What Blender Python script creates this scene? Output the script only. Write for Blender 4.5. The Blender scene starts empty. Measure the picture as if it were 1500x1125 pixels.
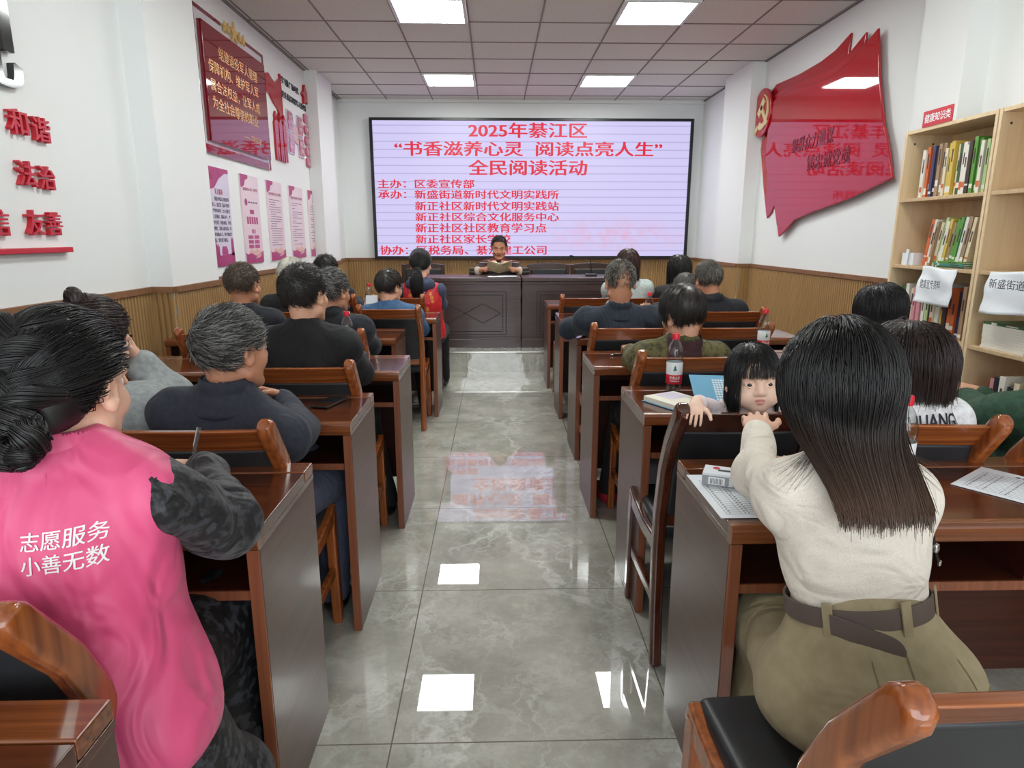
import bpy, math, random
import numpy as np
from mathutils import Vector, Matrix
from mathutils.bvhtree import BVHTree

SC = bpy.context.scene
COL = SC.collection
random.seed(7)
RNG = np.random.default_rng(7)
PI = math.pi

# ---------------------------------------------------------------- camera
F_PX = 960.0
PITCH = math.atan(217 / F_PX)
YAW = math.atan(25 / (F_PX / math.cos(PITCH)))
cam_data = bpy.data.cameras.new('camera')
cam_data.sensor_fit = 'HORIZONTAL'
cam_data.sensor_width = 36.0
cam_data.lens = 36.0 * F_PX / 1500.0
cam_data.clip_start = 0.05
cam = bpy.data.objects.new('camera', cam_data)
COL.objects.link(cam)
cam.location = (0, 0, 1.40)
cam.rotation_euler = (PI / 2 - PITCH, 0, -YAW)
SC.camera = cam

# ---------------------------------------------------------------- view and world
SC.view_settings.view_transform = 'Standard'
SC.view_settings.look = 'None'
SC.view_settings.gamma = 1.0
SC.view_settings.use_curve_mapping = False
SC.view_settings.exposure = 0.25
W = bpy.data.worlds.new('daylight')
W.use_nodes = True
SC.world = W
W.node_tree.nodes['Background'].inputs[0].default_value = (0.86, 0.94, 1.0, 1)
W.node_tree.nodes['Background'].inputs[1].default_value = 1.0

# ---------------------------------------------------------------- added lamp for assumed daylight from behind the camera
def area_light(name, loc, rot, sx, sy, power, color):
    l = bpy.data.lights.new(name, 'AREA')
    l.shape = 'RECTANGLE'; l.size = sx; l.size_y = sy; l.energy = power; l.color = color
    o = bpy.data.objects.new(name, l); COL.objects.link(o)
    o.location = loc; o.rotation_euler = rot
    return o
area_light('assumed_daylight_lamp', (0.4, -2.55, 1.75), (PI / 2 + 0.12, 0, 0), 4.4, 2.4, 100.0, (0.90, 0.96, 1.0))  # added area lamp, stands in for daylight assumed to enter behind the camera
PANEL_STRENGTH = 28.0
SCREEN_STRENGTH = 0.76

# ---------------------------------------------------------------- object helpers
def tag(o, label=None, cat=None, group=None, kind=None):
    if label: o['label'] = label
    if cat: o['category'] = cat
    if group: o['group'] = group
    if kind: o['kind'] = kind
    return o

def empty(name, loc=(0, 0, 0), rz=0.0):
    o = bpy.data.objects.new(name, None); COL.objects.link(o)
    o.empty_display_size = 0.1
    o.location = loc; o.rotation_euler = (0, 0, rz)
    return o

def thing(name, label, cat, loc=(0, 0, 0), rz=0.0, group=None):
    return tag(empty(name, loc, rz), label, cat, group)

def copy_tree(o, parent=None):
    c = o.copy(); COL.objects.link(c)
    if parent: c.parent = parent
    for ch in list(KIDS.get(o.name, ())):
        n = copy_tree(ch, c)
        KIDS.setdefault(c.name, []).append(n)
    return c
KIDS = {}

def fast_mesh(name, V, faces_by_n, mats=None, smooth=True):
    """V (n,3); faces_by_n list of int arrays (m,k); mats list of int arrays or None"""
    me = bpy.data.meshes.new(name)
    V = np.asarray(V, dtype=np.float32)
    me.vertices.add(len(V)); me.vertices.foreach_set('co', V.ravel())
    fl = [np.asarray(f, dtype=np.int32) for f in faces_by_n if len(f)]
    nl = sum(f.size for f in fl); npoly = sum(len(f) for f in fl)
    me.loops.add(nl); me.polygons.add(npoly)
    me.loops.foreach_set('vertex_index', np.concatenate([f.ravel() for f in fl]))
    st = []; p = 0
    for f in fl:
        k = f.shape[1]; st.append(p + k * np.arange(len(f), dtype=np.int32)); p += f.size
    me.polygons.foreach_set('loop_start', np.concatenate(st))
    if mats is not None:
        me.polygons.foreach_set('material_index', np.concatenate([np.asarray(m, dtype=np.int32) for m in mats]))
    me.update(calc_edges=True)
    if smooth: me.polygons.foreach_set('use_smooth', np.ones(npoly, dtype=bool))
    return me

def link(name, me, mats, parent=None):
    o = bpy.data.objects.new(name, me); COL.objects.link(o)
    for m in (mats if isinstance(mats, (list, tuple)) else [mats]): me.materials.append(m)
    if parent:
        o.parent = parent
        KIDS.setdefault(parent.name, []).append(o)
    return o

class MB:
    """collects boxes, tubes, prisms and lathes; build() links them as ONE mesh object"""
    def __init__(s): s.v = []; s.f = []; s.m = []; s.mi = 0
    def add(s, V, F):
        b = len(s.v); s.v += [tuple(map(float, p)) for p in V]
        s.f += [[i + b for i in f] for f in F]; s.m += [s.mi] * len(F); return s
    def box(s, c, d, M=None):
        x, y, z = d[0] / 2, d[1] / 2, d[2] / 2
        V = [Vector((sx * x, sy * y, sz * z)) for sx, sy, sz in
             [(-1,-1,-1),(1,-1,-1),(1,1,-1),(-1,1,-1),(-1,-1,1),(1,-1,1),(1,1,1),(-1,1,1)]]
        if M is not None: V = [M @ p for p in V]
        V = [p + Vector(c) for p in V]
        return s.add(V, [[0,3,2,1],[4,5,6,7],[0,1,5,4],[1,2,6,5],[2,3,7,6],[3,0,4,7]])
    def bx(s, x0, x1, y0, y1, z0, z1):
        return s.box(((x0+x1)/2, (y0+y1)/2, (z0+z1)/2), (x1-x0, y1-y0, z1-z0))
    def tube(s, pts, r, n=8, cap=True, sq=1.0, up=(0, 0, 1)):
        pts = [Vector(p) for p in pts]; N = len(pts)
        rs = r if isinstance(r, (list, tuple)) else [r] * N
        V = []; F = []; U = Vector(up)
        for i, p in enumerate(pts):
            t = (pts[min(i+1, N-1)] - pts[max(i-1, 0)]).normalized()
            a = U.cross(t)
            if a.length < 1e-3: a = Vector((1, 0, 0)).cross(t)
            a.normalize(); b = t.cross(a).normalized()
            for k in range(n):
                an = 2 * PI * k / n
                V.append(p + a * (math.cos(an) * rs[i]) + b * (math.sin(an) * rs[i] * sq))
        for i in range(N - 1):
            for k in range(n):
                F.append([i*n+k, i*n+(k+1) % n, (i+1)*n+(k+1) % n, (i+1)*n+k])
        if cap: F.append(list(range(n))[::-1]); F.append([(N-1)*n+k for k in range(n)])
        return s.add(V, F)
    def prism(s, poly, axis, a0, a1):
        """2-D polygon extruded along axis; poly coords are the other two axes in order"""
        V = []; n = len(poly)
        for a in (a0, a1):
            for p, q in poly:
                V.append({'x': (a, p, q), 'y': (p, a, q), 'z': (p, q, a)}[axis])
        F = [list(range(n))[::-1], [n + i for i in range(n)]]
        for i in range(n): F.append([i, (i+1) % n, n + (i+1) % n, n + i])
        return s.add(V, F)
    def lathe(s, prof, c=(0, 0, 0), n=24):
        V = []; F = []
        for r, z in prof:
            for k in range(n):
                a = 2 * PI * k / n
                V.append((c[0] + r * math.cos(a), c[1] + r * math.sin(a), c[2] + z))
        for i in range(len(prof) - 1):
            for k in range(n): F.append([i*n+k, i*n+(k+1) % n, (i+1)*n+(k+1) % n, (i+1)*n+k])
        return s.add(V, F)
    def build(s, name, mats, parent=None, bevel=0.0, smooth=False, seg=2):
        me = bpy.data.meshes.new(name)
        me.from_pydata(s.v, [], s.f)
        me.update()
        o = link(name, me, mats, parent)
        me.polygons.foreach_set('material_index', s.m)
        bm_fix(me)
        if smooth or bevel: me.polygons.foreach_set('use_smooth', [True] * len(me.polygons))
        if smooth or bevel: me.set_sharp_from_angle(angle=math.radians(42))
        if bevel:
            b = o.modifiers.new('soft_edges', 'BEVEL'); b.width = bevel; b.segments = seg
            b.limit_method = 'ANGLE'; b.angle_limit = math.radians(40); b.harden_normals = True
        return o

import bmesh
def bm_fix(me):
    bm = bmesh.new(); bm.from_mesh(me)
    bmesh.ops.recalc_face_normals(bm, faces=bm.faces)
    bm.to_mesh(me); bm.free()

# ---------------------------------------------------------------- materials
def mat(name, color, rough=0.5, metal=0.0, coat=0.0, bump=None, vary=None, spec=0.5, emit=None, trans=0.0, sss=0.0, sheen=0.0, aniso=0.0, folds=None):
    m = bpy.data.materials.new(name); m.use_nodes = True
    nt = m.node_tree; b = nt.nodes['Principled BSDF']
    b.inputs['Base Color'].default_value = (*color, 1)
    b.inputs['Roughness'].default_value = rough
    b.inputs['Metallic'].default_value = metal
    b.inputs['Coat Weight'].default_value = coat
    b.inputs['Coat Roughness'].default_value = 0.08
    b.inputs['Specular IOR Level'].default_value = spec
    b.inputs['Transmission Weight'].default_value = trans
    b.inputs['Sheen Weight'].default_value = sheen
    b.inputs['Anisotropic'].default_value = aniso
    if sss:
        b.inputs['Subsurface Weight'].default_value = sss
        b.inputs['Subsurface Radius'].default_value = (0.012, 0.005, 0.003)
        b.inputs['Subsurface Scale'].default_value = 0.6
    if emit:
        b.inputs['Emission Color'].default_value = (*emit[0], 1); b.inputs['Emission Strength'].default_value = emit[1]
    L = nt.links.new
    def coords(scale):
        tc = nt.nodes.new('ShaderNodeTexCoord'); mp = nt.nodes.new('ShaderNodeMapping')
        mp.inputs['Scale'].default_value = scale if isinstance(scale, tuple) else (scale,) * 3
        L(tc.outputs['Object'], mp.inputs['Vector']); return mp.outputs['Vector']
    if vary:   # (scale, color2, detail, lo, hi)
        sc, c2, det, lo, hi = vary
        n = nt.nodes.new('ShaderNodeTexNoise'); n.inputs['Detail'].default_value = det; n.inputs['Scale'].default_value = 1.0
        L(coords(sc), n.inputs['Vector'])
        r = nt.nodes.new('ShaderNodeValToRGB')
        r.color_ramp.elements[0].position = lo; r.color_ramp.elements[1].position = hi
        r.color_ramp.elements[0].color = (*color, 1); r.color_ramp.elements[1].color = (*c2, 1)
        L(n.outputs['Fac'], r.inputs['Fac']); L(r.outputs['Color'], b.inputs['Base Color'])
    if bump:   # (scale, strength, detail, distance)
        sc, st, det, dist = bump
        n = nt.nodes.new('ShaderNodeTexNoise'); n.inputs['Detail'].default_value = det; n.inputs['Scale'].default_value = 1.0
        L(coords(sc), n.inputs['Vector'])
        bp = nt.nodes.new('ShaderNodeBump'); bp.inputs['Strength'].default_value = st; bp.inputs['Distance'].default_value = dist
        L(n.outputs['Fac'], bp.inputs['Height']); L(bp.outputs['Normal'], b.inputs['Normal'])
        if folds:   # broad creases of the cloth under the fine weave
            fs, fst, fd = folds
            w = nt.nodes.new('ShaderNodeTexNoise'); w.inputs['Scale'].default_value = 1.0; w.inputs['Detail'].default_value = 2.0; w.inputs['Distortion'].default_value = 1.2
            L(coords(fs), w.inputs['Vector'])
            b2 = nt.nodes.new('ShaderNodeBump'); b2.inputs['Strength'].default_value = fst; b2.inputs['Distance'].default_value = fd
            L(w.outputs['Fac'], b2.inputs['Height']); L(b2.outputs['Normal'], bp.inputs['Normal'])
    return m

def srgb(r, g, b):
    f = lambda c: (c / 255) / 12.92 if c / 255 <= 0.04045 else ((c / 255 + 0.055) / 1.055) ** 2.4
    return (f(r), f(g), f(b))

def wood(name, dark, light, grain='x', rough=0.22, coat=0.6, fine=90.0):
    sc = {'x': (2.2, fine, fine), 'y': (fine, 2.2, fine), 'z': (fine, fine, 2.2)}[grain]
    m = mat(name, dark, rough, coat=coat, vary=(sc, light, 5.0, 0.3, 0.75))
    return m

M = {}
M['wall'] = mat('white_wall_paint', srgb(232, 234, 233), 0.6, bump=(140.0, 0.08, 3.0, 0.002))
M['desk_x'] = wood('desk_veneer_across', srgb(58, 27, 17), srgb(98, 50, 29), 'x', 0.2, 0.6)
M['desk_edge'] = wood('desk_edge_wood', srgb(96, 50, 26), srgb(140, 80, 44), 'x', 0.22, 0.6)
M['desk_z'] = wood('desk_veneer_upright', srgb(72, 47, 38), srgb(94, 63, 50), 'y', 0.34, 0.08, 40.0)
M['desk_front_edge'] = wood('desk_panel_edge', srgb(112, 62, 40), srgb(140, 82, 54), 'z', 0.35, 0.3)
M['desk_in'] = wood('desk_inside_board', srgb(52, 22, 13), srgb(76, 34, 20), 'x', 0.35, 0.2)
M['chair_wood'] = wood('chair_lacquered_wood', srgb(124, 62, 28), srgb(174, 98, 48), 'z', 0.2, 0.6, 60.0)
M['chair_rail'] = wood('chair_rail_wood', srgb(128, 64, 30), srgb(180, 104, 52), 'x', 0.2, 0.6, 60.0)
M['chair_dark'] = wood('chair_dark_wood', srgb(58, 26, 16), srgb(92, 46, 28), 'z', 0.18, 0.8, 60.0)
M['leather'] = mat('black_leatherette', srgb(33, 33, 35), 0.42, bump=(260.0, 0.15, 2.0, 0.001), vary=(6.0, srgb(44, 44, 47), 3.0, 0.3, 0.7))
M['podium'] = wood('podium_dark_wood', srgb(54, 36, 34), srgb(70, 48, 45), 'x', 0.34, 0.3)
M['podium_groove'] = mat('podium_groove', srgb(22, 13, 12), 0.5)
M['podium_chair'] = wood('podium_chair_wood', srgb(48, 28, 22), srgb(66, 40, 32), 'z', 0.3, 0.4)
M['rib'] = wood('wainscot_ribs', srgb(158, 122, 76), srgb(170, 134, 86), 'z', 0.5, 0.0, 12.0)
M['ribrail'] = wood('wainscot_rail', srgb(120, 82, 52), srgb(140, 98, 64), 'x', 0.5, 0.0, 20.0)
M['ceiling'] = mat('ceiling_tile', srgb(206, 202, 197), 0.8, bump=((60.0, 160.0, 60.0), 0.4, 3.0, 0.004), vary=(90.0, srgb(220, 217, 213), 2.0, 0.4, 0.6))
M['tbar'] = mat('ceiling_bar', srgb(128, 120, 116), 0.6)
M['panel'] = mat('light_panel_diffuser', (0.9, 0.9, 0.9), 0.5, emit=((0.95, 1.0, 0.97), PANEL_STRENGTH))
M['panel_frame'] = mat('light_panel_frame', srgb(225, 228, 228), 0.4)
M['black_frame'] = mat('screen_frame', srgb(14, 14, 18), 0.35)
M['white_paper'] = mat('white_paper', srgb(226, 229, 234), 0.7, bump=(30.0, 0.1, 2.0, 0.002))
M['ink'] = mat('dark_ink', srgb(60, 62, 70), 0.8)
M['birch'] = wood('bookcase_birch', srgb(214, 186, 146), srgb(228, 204, 166), 'z', 0.5, 0.05, 30.0)
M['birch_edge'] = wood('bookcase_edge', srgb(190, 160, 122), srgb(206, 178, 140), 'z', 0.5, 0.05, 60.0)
M['red_plastic'] = mat('red_lettering', srgb(196, 26, 44), 0.35, coat=0.3)
M['black_gloss'] = mat('black_gloss_lettering', srgb(22, 22, 24), 0.12, coat=0.5)
M['gold'] = mat('gold_lettering', srgb(220, 184, 116), 0.4, metal=0.2)
M['red_gloss'] = mat('red_acrylic', srgb(172, 14, 30), 0.035, coat=0.0, spec=0.75)
M['maroon_gloss'] = mat('maroon_acrylic', srgb(122, 12, 28), 0.035, coat=0.0, spec=0.95)
M['cap_red'] = mat('bottle_cap_red', srgb(214, 32, 52), 0.35)
M['label_white'] = mat('bottle_label_white', srgb(236, 238, 238), 0.4)
M['label_red'] = mat('bottle_label_red', srgb(196, 30, 44), 0.4)
M['label_green'] = mat('bottle_label_green', srgb(20, 110, 80), 0.4)
def clear_film():
    m = bpy.data.materials.new('clear_bottle_plastic'); m.use_nodes = True; nt = m.node_tree; L = nt.links.new
    nt.nodes.remove(nt.nodes['Principled BSDF']); out = nt.nodes['Material Output']
    t = nt.nodes.new('ShaderNodeBsdfTransparent'); t.inputs[0].default_value = (0.86, 0.89, 0.89, 1)
    g = nt.nodes.new('ShaderNodeBsdfGlossy'); g.inputs['Roughness'].default_value = 0.04
    w = nt.nodes.new('ShaderNodeLayerWeight'); w.inputs['Blend'].default_value = 0.3
    p = nt.nodes.new('ShaderNodeMapRange'); p.inputs['From Min'].default_value = 0.1; p.inputs['To Min'].default_value = 0.06; p.inputs['To Max'].default_value = 0.85; L(w.outputs['Facing'], p.inputs['Value'])
    x = nt.nodes.new('ShaderNodeMixShader'); L(p.outputs['Result'], x.inputs[0]); L(t.outputs[0], x.inputs[1]); L(g.outputs[0], x.inputs[2]); L(x.outputs[0], out.inputs['Surface'])
    return m
M['pet'] = clear_film()
M['steel'] = mat('steel', srgb(190, 190, 192), 0.25, metal=1.0)
M['black_plastic'] = mat('black_plastic', srgb(20, 20, 22), 0.3)
M['glass_black'] = mat('phone_glass', srgb(10, 10, 12), 0.04, coat=1.0)

def floor_material():
    m = bpy.data.materials.new('grey_marble_floor_tiles'); m.use_nodes = True
    nt = m.node_tree; L = nt.links.new; b = nt.nodes['Principled BSDF']
    tc = nt.nodes.new('ShaderNodeTexCoord')
    def node(t, **kw):
        n = nt.nodes.new(t)
        for k, v in kw.items(): n.inputs[k].default_value = v
        return n
    warp = node('ShaderNodeTexNoise', Scale=1.7, Detail=6.0, Roughness=0.65)
    L(tc.outputs['Object'], warp.inputs['Vector'])
    mul = nt.nodes.new('ShaderNodeVectorMath'); mul.operation = 'MULTIPLY_ADD'
    L(warp.outputs['Color'], mul.inputs[0]); mul.inputs[1].default_value = (0.9, 0.9, 0.9); L(tc.outputs['Object'], mul.inputs[2])
    def vein(scale, w, power):
        mp = nt.nodes.new('ShaderNodeMapping'); mp.inputs['Rotation'].default_value = (0, 0, 0.5 + scale * 0.2); mp.inputs['Scale'].default_value = (1.0, 0.45, 1.0)
        L(mul.outputs[0], mp.inputs['Vector'])
        v = node('ShaderNodeTexVoronoi', Scale=scale); v.feature = 'DISTANCE_TO_EDGE'
        L(mp.outputs['Vector'], v.inputs['Vector'])
        r = nt.nodes.new('ShaderNodeMapRange'); r.inputs['From Min'].default_value = 0.0; r.inputs['From Max'].default_value = w
        r.inputs['To Min'].default_value = power; r.inputs['To Max'].default_value = 0.0
        L(v.outputs['Distance'], r.inputs['Value']); return r.outputs['Result']
    v1 = vein(1.3, 0.035, 0.75); v2 = vein(3.4, 0.05, 0.42); v3 = vein(7.5, 0.09, 0.25)
    cl = node('ShaderNodeTexNoise', Scale=3.0, Detail=8.0, Roughness=0.7)
    L(tc.outputs['Object'], cl.inputs['Vector'])
    base = nt.nodes.new('ShaderNodeValToRGB')
    base.color_ramp.elements[0].position = 0.3; base.color_ramp.elements[1].position = 0.72
    base.color_ramp.elements[0].color = (*srgb(143, 141, 131), 1); base.color_ramp.elements[1].color = (*srgb(192, 189, 178), 1)
    L(cl.outputs['Fac'], base.inputs['Fac'])
    add1 = nt.nodes.new('ShaderNodeMath'); add1.operation = 'MAXIMUM'; L(v1, add1.inputs[0]); L(v2, add1.inputs[1])
    add2 = nt.nodes.new('ShaderNodeMath'); add2.operation = 'MAXIMUM'; L(add1.outputs[0], add2.inputs[0]); L(v3, add2.inputs[1])
    patch = node('ShaderNodeTexNoise', Scale=2.2, Detail=3.0)
    L(tc.outputs['Object'], patch.inputs['Vector'])
    pr = nt.nodes.new('ShaderNodeMapRange'); pr.inputs['From Min'].default_value = 0.33; pr.inputs['From Max'].default_value = 0.58
    L(patch.outputs['Fac'], pr.inputs['Value'])
    mm = nt.nodes.new('ShaderNodeMath'); mm.operation = 'MULTIPLY'; L(add2.outputs[0], mm.inputs[0]); L(pr.outputs['Result'], mm.inputs[1])
    mix = nt.nodes.new('ShaderNodeMix'); mix.data_type = 'RGBA'
    L(mm.outputs[0], mix.inputs['Factor']); L(base.outputs['Color'], mix.inputs['A']); mix.inputs['B'].default_value = (*srgb(216, 216, 210), 1)
    br = nt.nodes.new('ShaderNodeTexBrick'); br.offset = 0.0; br.squash = 1.0
    br.inputs['Scale'].default_value = 1.0; br.inputs['Brick Width'].default_value = 0.82; br.inputs['Row Height'].default_value = 0.82
    br.inputs['Mortar Size'].default_value = 0.0022; br.inputs['Mortar Smooth'].default_value = 0.0
    mp = nt.nodes.new('ShaderNodeMapping'); mp.inputs['Location'].default_value = (0.3, 0.05, 0)
    L(tc.outputs['Object'], mp.inputs['Vector']); L(mp.outputs['Vector'], br.inputs['Vector'])
    mix2 = nt.nodes.new('ShaderNodeMix'); mix2.data_type = 'RGBA'
    L(br.outputs['Fac'], mix2.inputs['Factor']); L(mix.outputs['Result'], mix2.inputs['A']); mix2.inputs['B'].default_value = (*srgb(110, 104, 92), 1)
    L(mix2.outputs['Result'], b.inputs['Base Color'])
    b.inputs['Coat Weight'].default_value = 0.55; b.inputs['Coat Roughness'].default_value = 0.004; b.inputs['Roughness'].default_value = 0.014; b.inputs['Specular IOR Level'].default_value = 0.95
    return m
M['floor'] = floor_material()

def screen_material():
    m = bpy.data.materials.new('led_screen_lilac'); m.use_nodes = True
    nt = m.node_tree; L = nt.links.new; b = nt.nodes['Principled BSDF']
    b.inputs['Base Color'].default_value = (0.02, 0.02, 0.02, 1); b.inputs['Roughness'].default_value = 0.5
    tc = nt.nodes.new('ShaderNodeTexCoord')
    sep = nt.nodes.new('ShaderNodeSeparateXYZ'); L(tc.outputs['Object'], sep.inputs[0])
    # thin module lines across the panel
    w = nt.nodes.new('ShaderNodeMath'); w.operation = 'MULTIPLY'; w.inputs[1].default_value = 9.6; L(sep.outputs['Z'], w.inputs[0])
    fr = nt.nodes.new('ShaderNodeMath'); fr.operation = 'FRACT'; L(w.outputs[0], fr.inputs[0])
    lt = nt.nodes.new('ShaderNodeMath'); lt.operation = 'LESS_THAN'; lt.inputs[1].default_value = 0.13; L(fr.outputs[0], lt.inputs[0])
    r = nt.nodes.new('ShaderNodeMix'); r.data_type = 'RGBA'
    L(lt.outputs[0], r.inputs['Factor'])
    r.inputs['A'].default_value = (*srgb(216, 208, 252), 1); r.inputs['B'].default_value = (*srgb(184, 182, 228), 1)
    # pale pink mottled cloud low on the right
    vd = nt.nodes.new('ShaderNodeVectorMath'); vd.operation = 'SUBTRACT'; vd.inputs[1].default_value = (1.15, 0, -0.62); L(tc.outputs['Object'], vd.inputs[0])
    vs = nt.nodes.new('ShaderNodeVectorMath'); vs.operation = 'MULTIPLY'; vs.inputs[1].default_value = (1.0, 0.0, 4.2); L(vd.outputs[0], vs.inputs[0])
    ln = nt.nodes.new('ShaderNodeVectorMath'); ln.operation = 'LENGTH'; L(vs.outputs[0], ln.inputs[0])
    mr = nt.nodes.new('ShaderNodeMapRange'); mr.inputs['From Min'].default_value = 0.1; mr.inputs['From Max'].default_value = 1.3
    mr.inputs['To Min'].default_value = 0.55; mr.inputs['To Max'].default_value = 0.0; L(ln.outputs['Value'], mr.inputs['Value'])
    no = nt.nodes.new('ShaderNodeTexNoise'); no.inputs['Scale'].default_value = 5.0; no.inputs['Detail'].default_value = 12.0; no.inputs['Roughness'].default_value = 0.8
    L(tc.outputs['Object'], no.inputs['Vector'])
    nr = nt.nodes.new('ShaderNodeMapRange'); nr.inputs['From Min'].default_value = 0.42; nr.inputs['From Max'].default_value = 0.62; L(no.outputs['Fac'], nr.inputs['Value'])
    mu = nt.nodes.new('ShaderNodeMath'); mu.operation = 'MULTIPLY'; L(mr.outputs['Result'], mu.inputs[0]); L(nr.outputs['Result'], mu.inputs[1])
    mx = nt.nodes.new('ShaderNodeMix'); mx.data_type = 'RGBA'
    L(mu.outputs[0], mx.inputs['Factor']); L(r.outputs['Result'], mx.inputs['A']); mx.inputs['B'].default_value = (*srgb(248, 150, 170), 1)
    L(mx.outputs['Result'], b.inputs['Emission Color']); b.inputs['Emission Strength'].default_value = SCREEN_STRENGTH
    return m
M['screen'] = screen_material()
M['screen_red'] = mat('led_screen_red', (0.02, 0.0, 0.0), 0.5, emit=(srgb(224, 22, 56), 0.8))

# ---------------------------------------------------------------- lettering
def text_mesh(body, bold=0.012, extrude=0.0, res=3):
    """returns (verts (n,3) in the unit square of its own box, tris) of a line of text"""
    c = bpy.data.curves.new('lettering', 'FONT'); c.body = body; c.size = 1.0
    c.extrude = extrude; c.resolution_u = res
    o = bpy.data.objects.new('lettering', c); COL.objects.link(o)
    dg = bpy.context.evaluated_depsgraph_get(); dg.update()
    me = bpy.data.meshes.new_from_object(o.evaluated_get(dg))
    V = np.empty(len(me.vertices) * 3, dtype=np.float32); me.vertices.foreach_get('co', V); V = V.reshape(-1, 3)
    F = [list(p.vertices) for p in me.polygons]
    bpy.data.objects.remove(o); bpy.data.curves.remove(c); bpy.data.meshes.remove(me)
    if len(V) == 0: return np.zeros((0, 3)), []
    if bold:   # a heavier weight: the strokes repeated a hair's breadth to either side
        n = len(V); sh = [(-bold, 0), (0, 0), (bold, 0), (0, bold * 0.4), (0, -bold * 0.4)]
        V = np.concatenate([V + np.array([dx, dy, 0.0001 * k], np.float32) for k, (dx, dy) in enumerate(sh)]); F = [[i + k * n for i in f] for k in range(len(sh)) for f in F]
    lo = V.min(0); hi = V.max(0); sp = np.where(hi - lo < 1e-6, 1, hi - lo)
    V[:, 0] = (V[:, 0] - lo[0]) / sp[0]; V[:, 1] = (V[:, 1] - lo[1]) / sp[1]
    return V, F

def lettering(rows, O, U, Vv, N, material, parent=None, name='lettering', depth=0.0, bold=0.012, res=3):
    """rows: (text, u0, u1, v0, v1) in metres on the plane O + u*U + v*Vv; depth metres along N; one mesh"""
    if len(rows) > 1:   # each line of writing is a piece of its own
        return [lettering([q], O, U, Vv, N, material, parent, name, depth, bold, res) for q in rows]
    mb = MB(); O, U, Vv, N = map(Vector, (O, U, Vv, N))
    for body, u0, u1, v0, v1 in rows:
        V, F = text_mesh(body, bold, 0.5 if depth else 0.0, res)
        P = [O + U * (u0 + (u1 - u0) * float(p[0])) + Vv * (v0 + (v1 - v0) * float(p[1])) + N * ((float(p[2]) + 0.5) * depth if depth else float(p[2])) for p in V]
        mb.add(P, F)
    me = bpy.data.meshes.new(name); me.from_pydata(mb.v, [], mb.f); me.update()
    return link(name, me, material, parent)
# ================================================================ THE ROOM
XL, XR, YF, YB, H = -2.12, 2.88, -2.6, 9.55, 3.2
DZ, DY = 0.22, 6.77          # dais height and front
COLL = [(4.12, 4.80), (7.92, 8.62)]     # left columns (y0, y1), face at XL+0.14
COLR = [(4.06, 4.50), (7.42, 8.26)]     # right columns, face at XR-0.15
CL, CR = XL + 0.14, XR - 0.15

def struct(name, mb, mats, bevel=0.0, parent=None):
    o = mb.build(name, mats, parent, bevel)
    if parent is None: o['kind'] = 'structure'
    return o
struct('floor', MB().bx(XL - 0.1, XR + 0.1, YF - 0.1, YB + 0.1, -0.1, 0.0), M['floor'])
struct('ceiling', MB().bx(XL - 0.1, XR + 0.1, YF - 0.1, YB + 0.1, H, H + 0.1), M['ceiling'])
struct('wall_left', MB().bx(XL - 0.1, XL, YF, YB, 0, H), M['wall'])
struct('wall_right', MB().bx(XR, XR + 0.1, YF, YB, 0, H), M['wall'])
struct('wall_back', MB().bx(XL, XR, YB, YB + 0.1, 0, H), M['wall'])
wf = MB(); wf.bx(XL, -1.85, YF - 0.1, YF, 0, H); wf.bx(2.6, XR, YF - 0.1, YF, 0, H); wf.bx(-1.85, 2.6, YF - 0.1, YF, 2.95, H)  # the wide opening is assumed, left open out of view to admit sky light
struct('wall_front', wf, M['wall'])
for i, (a, b) in enumerate(COLL): struct('wall_left_%s' % ('near', 'far')[i], MB().bx(XL, CL, a, b, 0, H), M['wall'])
for i, (a, b) in enumerate(COLR): struct('wall_right_%s' % ('near', 'far')[i], MB().bx(CR, XR, a, b, 0, H), M['wall'])
# dais with pale riser and a bright nosing
M['nosing'] = mat('dais_steel_nosing', srgb(226, 226, 220), 0.2, metal=0.6)
d = MB(); d.bx(XL, XR, DY, YB, 0, DZ - 0.012); d.mi = 1; d.bx(XL, XR, DY - 0.006, DY + 0.03, DZ - 0.012, DZ)
d.mi = 0; d.bx(XL, XR, DY + 0.03, YB, DZ - 0.012, DZ)
struct('floor_dais', d, [M['floor'], M['nosing']])
struct('trim_19', MB().bx(XL, XR, YB - 0.05, YB, H - 0.04, H), M['wall'])

# suspended ceiling bars
TX = [-0.213 + 0.617 * k for k in range(-3, 6)]; TY = [8.62 - 0.605 * k for k in range(-1, 18)]
tb = MB()
for x in TX:
    if XL < x < XR: tb.bx(x - 0.007, x + 0.007, YF, YB, H - 0.006, H)
for y in TY:
    if YF < y < YB: tb.bx(XL, XR, y - 0.007, y + 0.007, H - 0.006, H)
tb.bx(XL, XL + 0.025, YF, YB, H - 0.012, H); tb.bx(XR - 0.025, XR, YF, YB, H - 0.012, H)
struct('trim_1', tb, M['tbar'])

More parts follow.
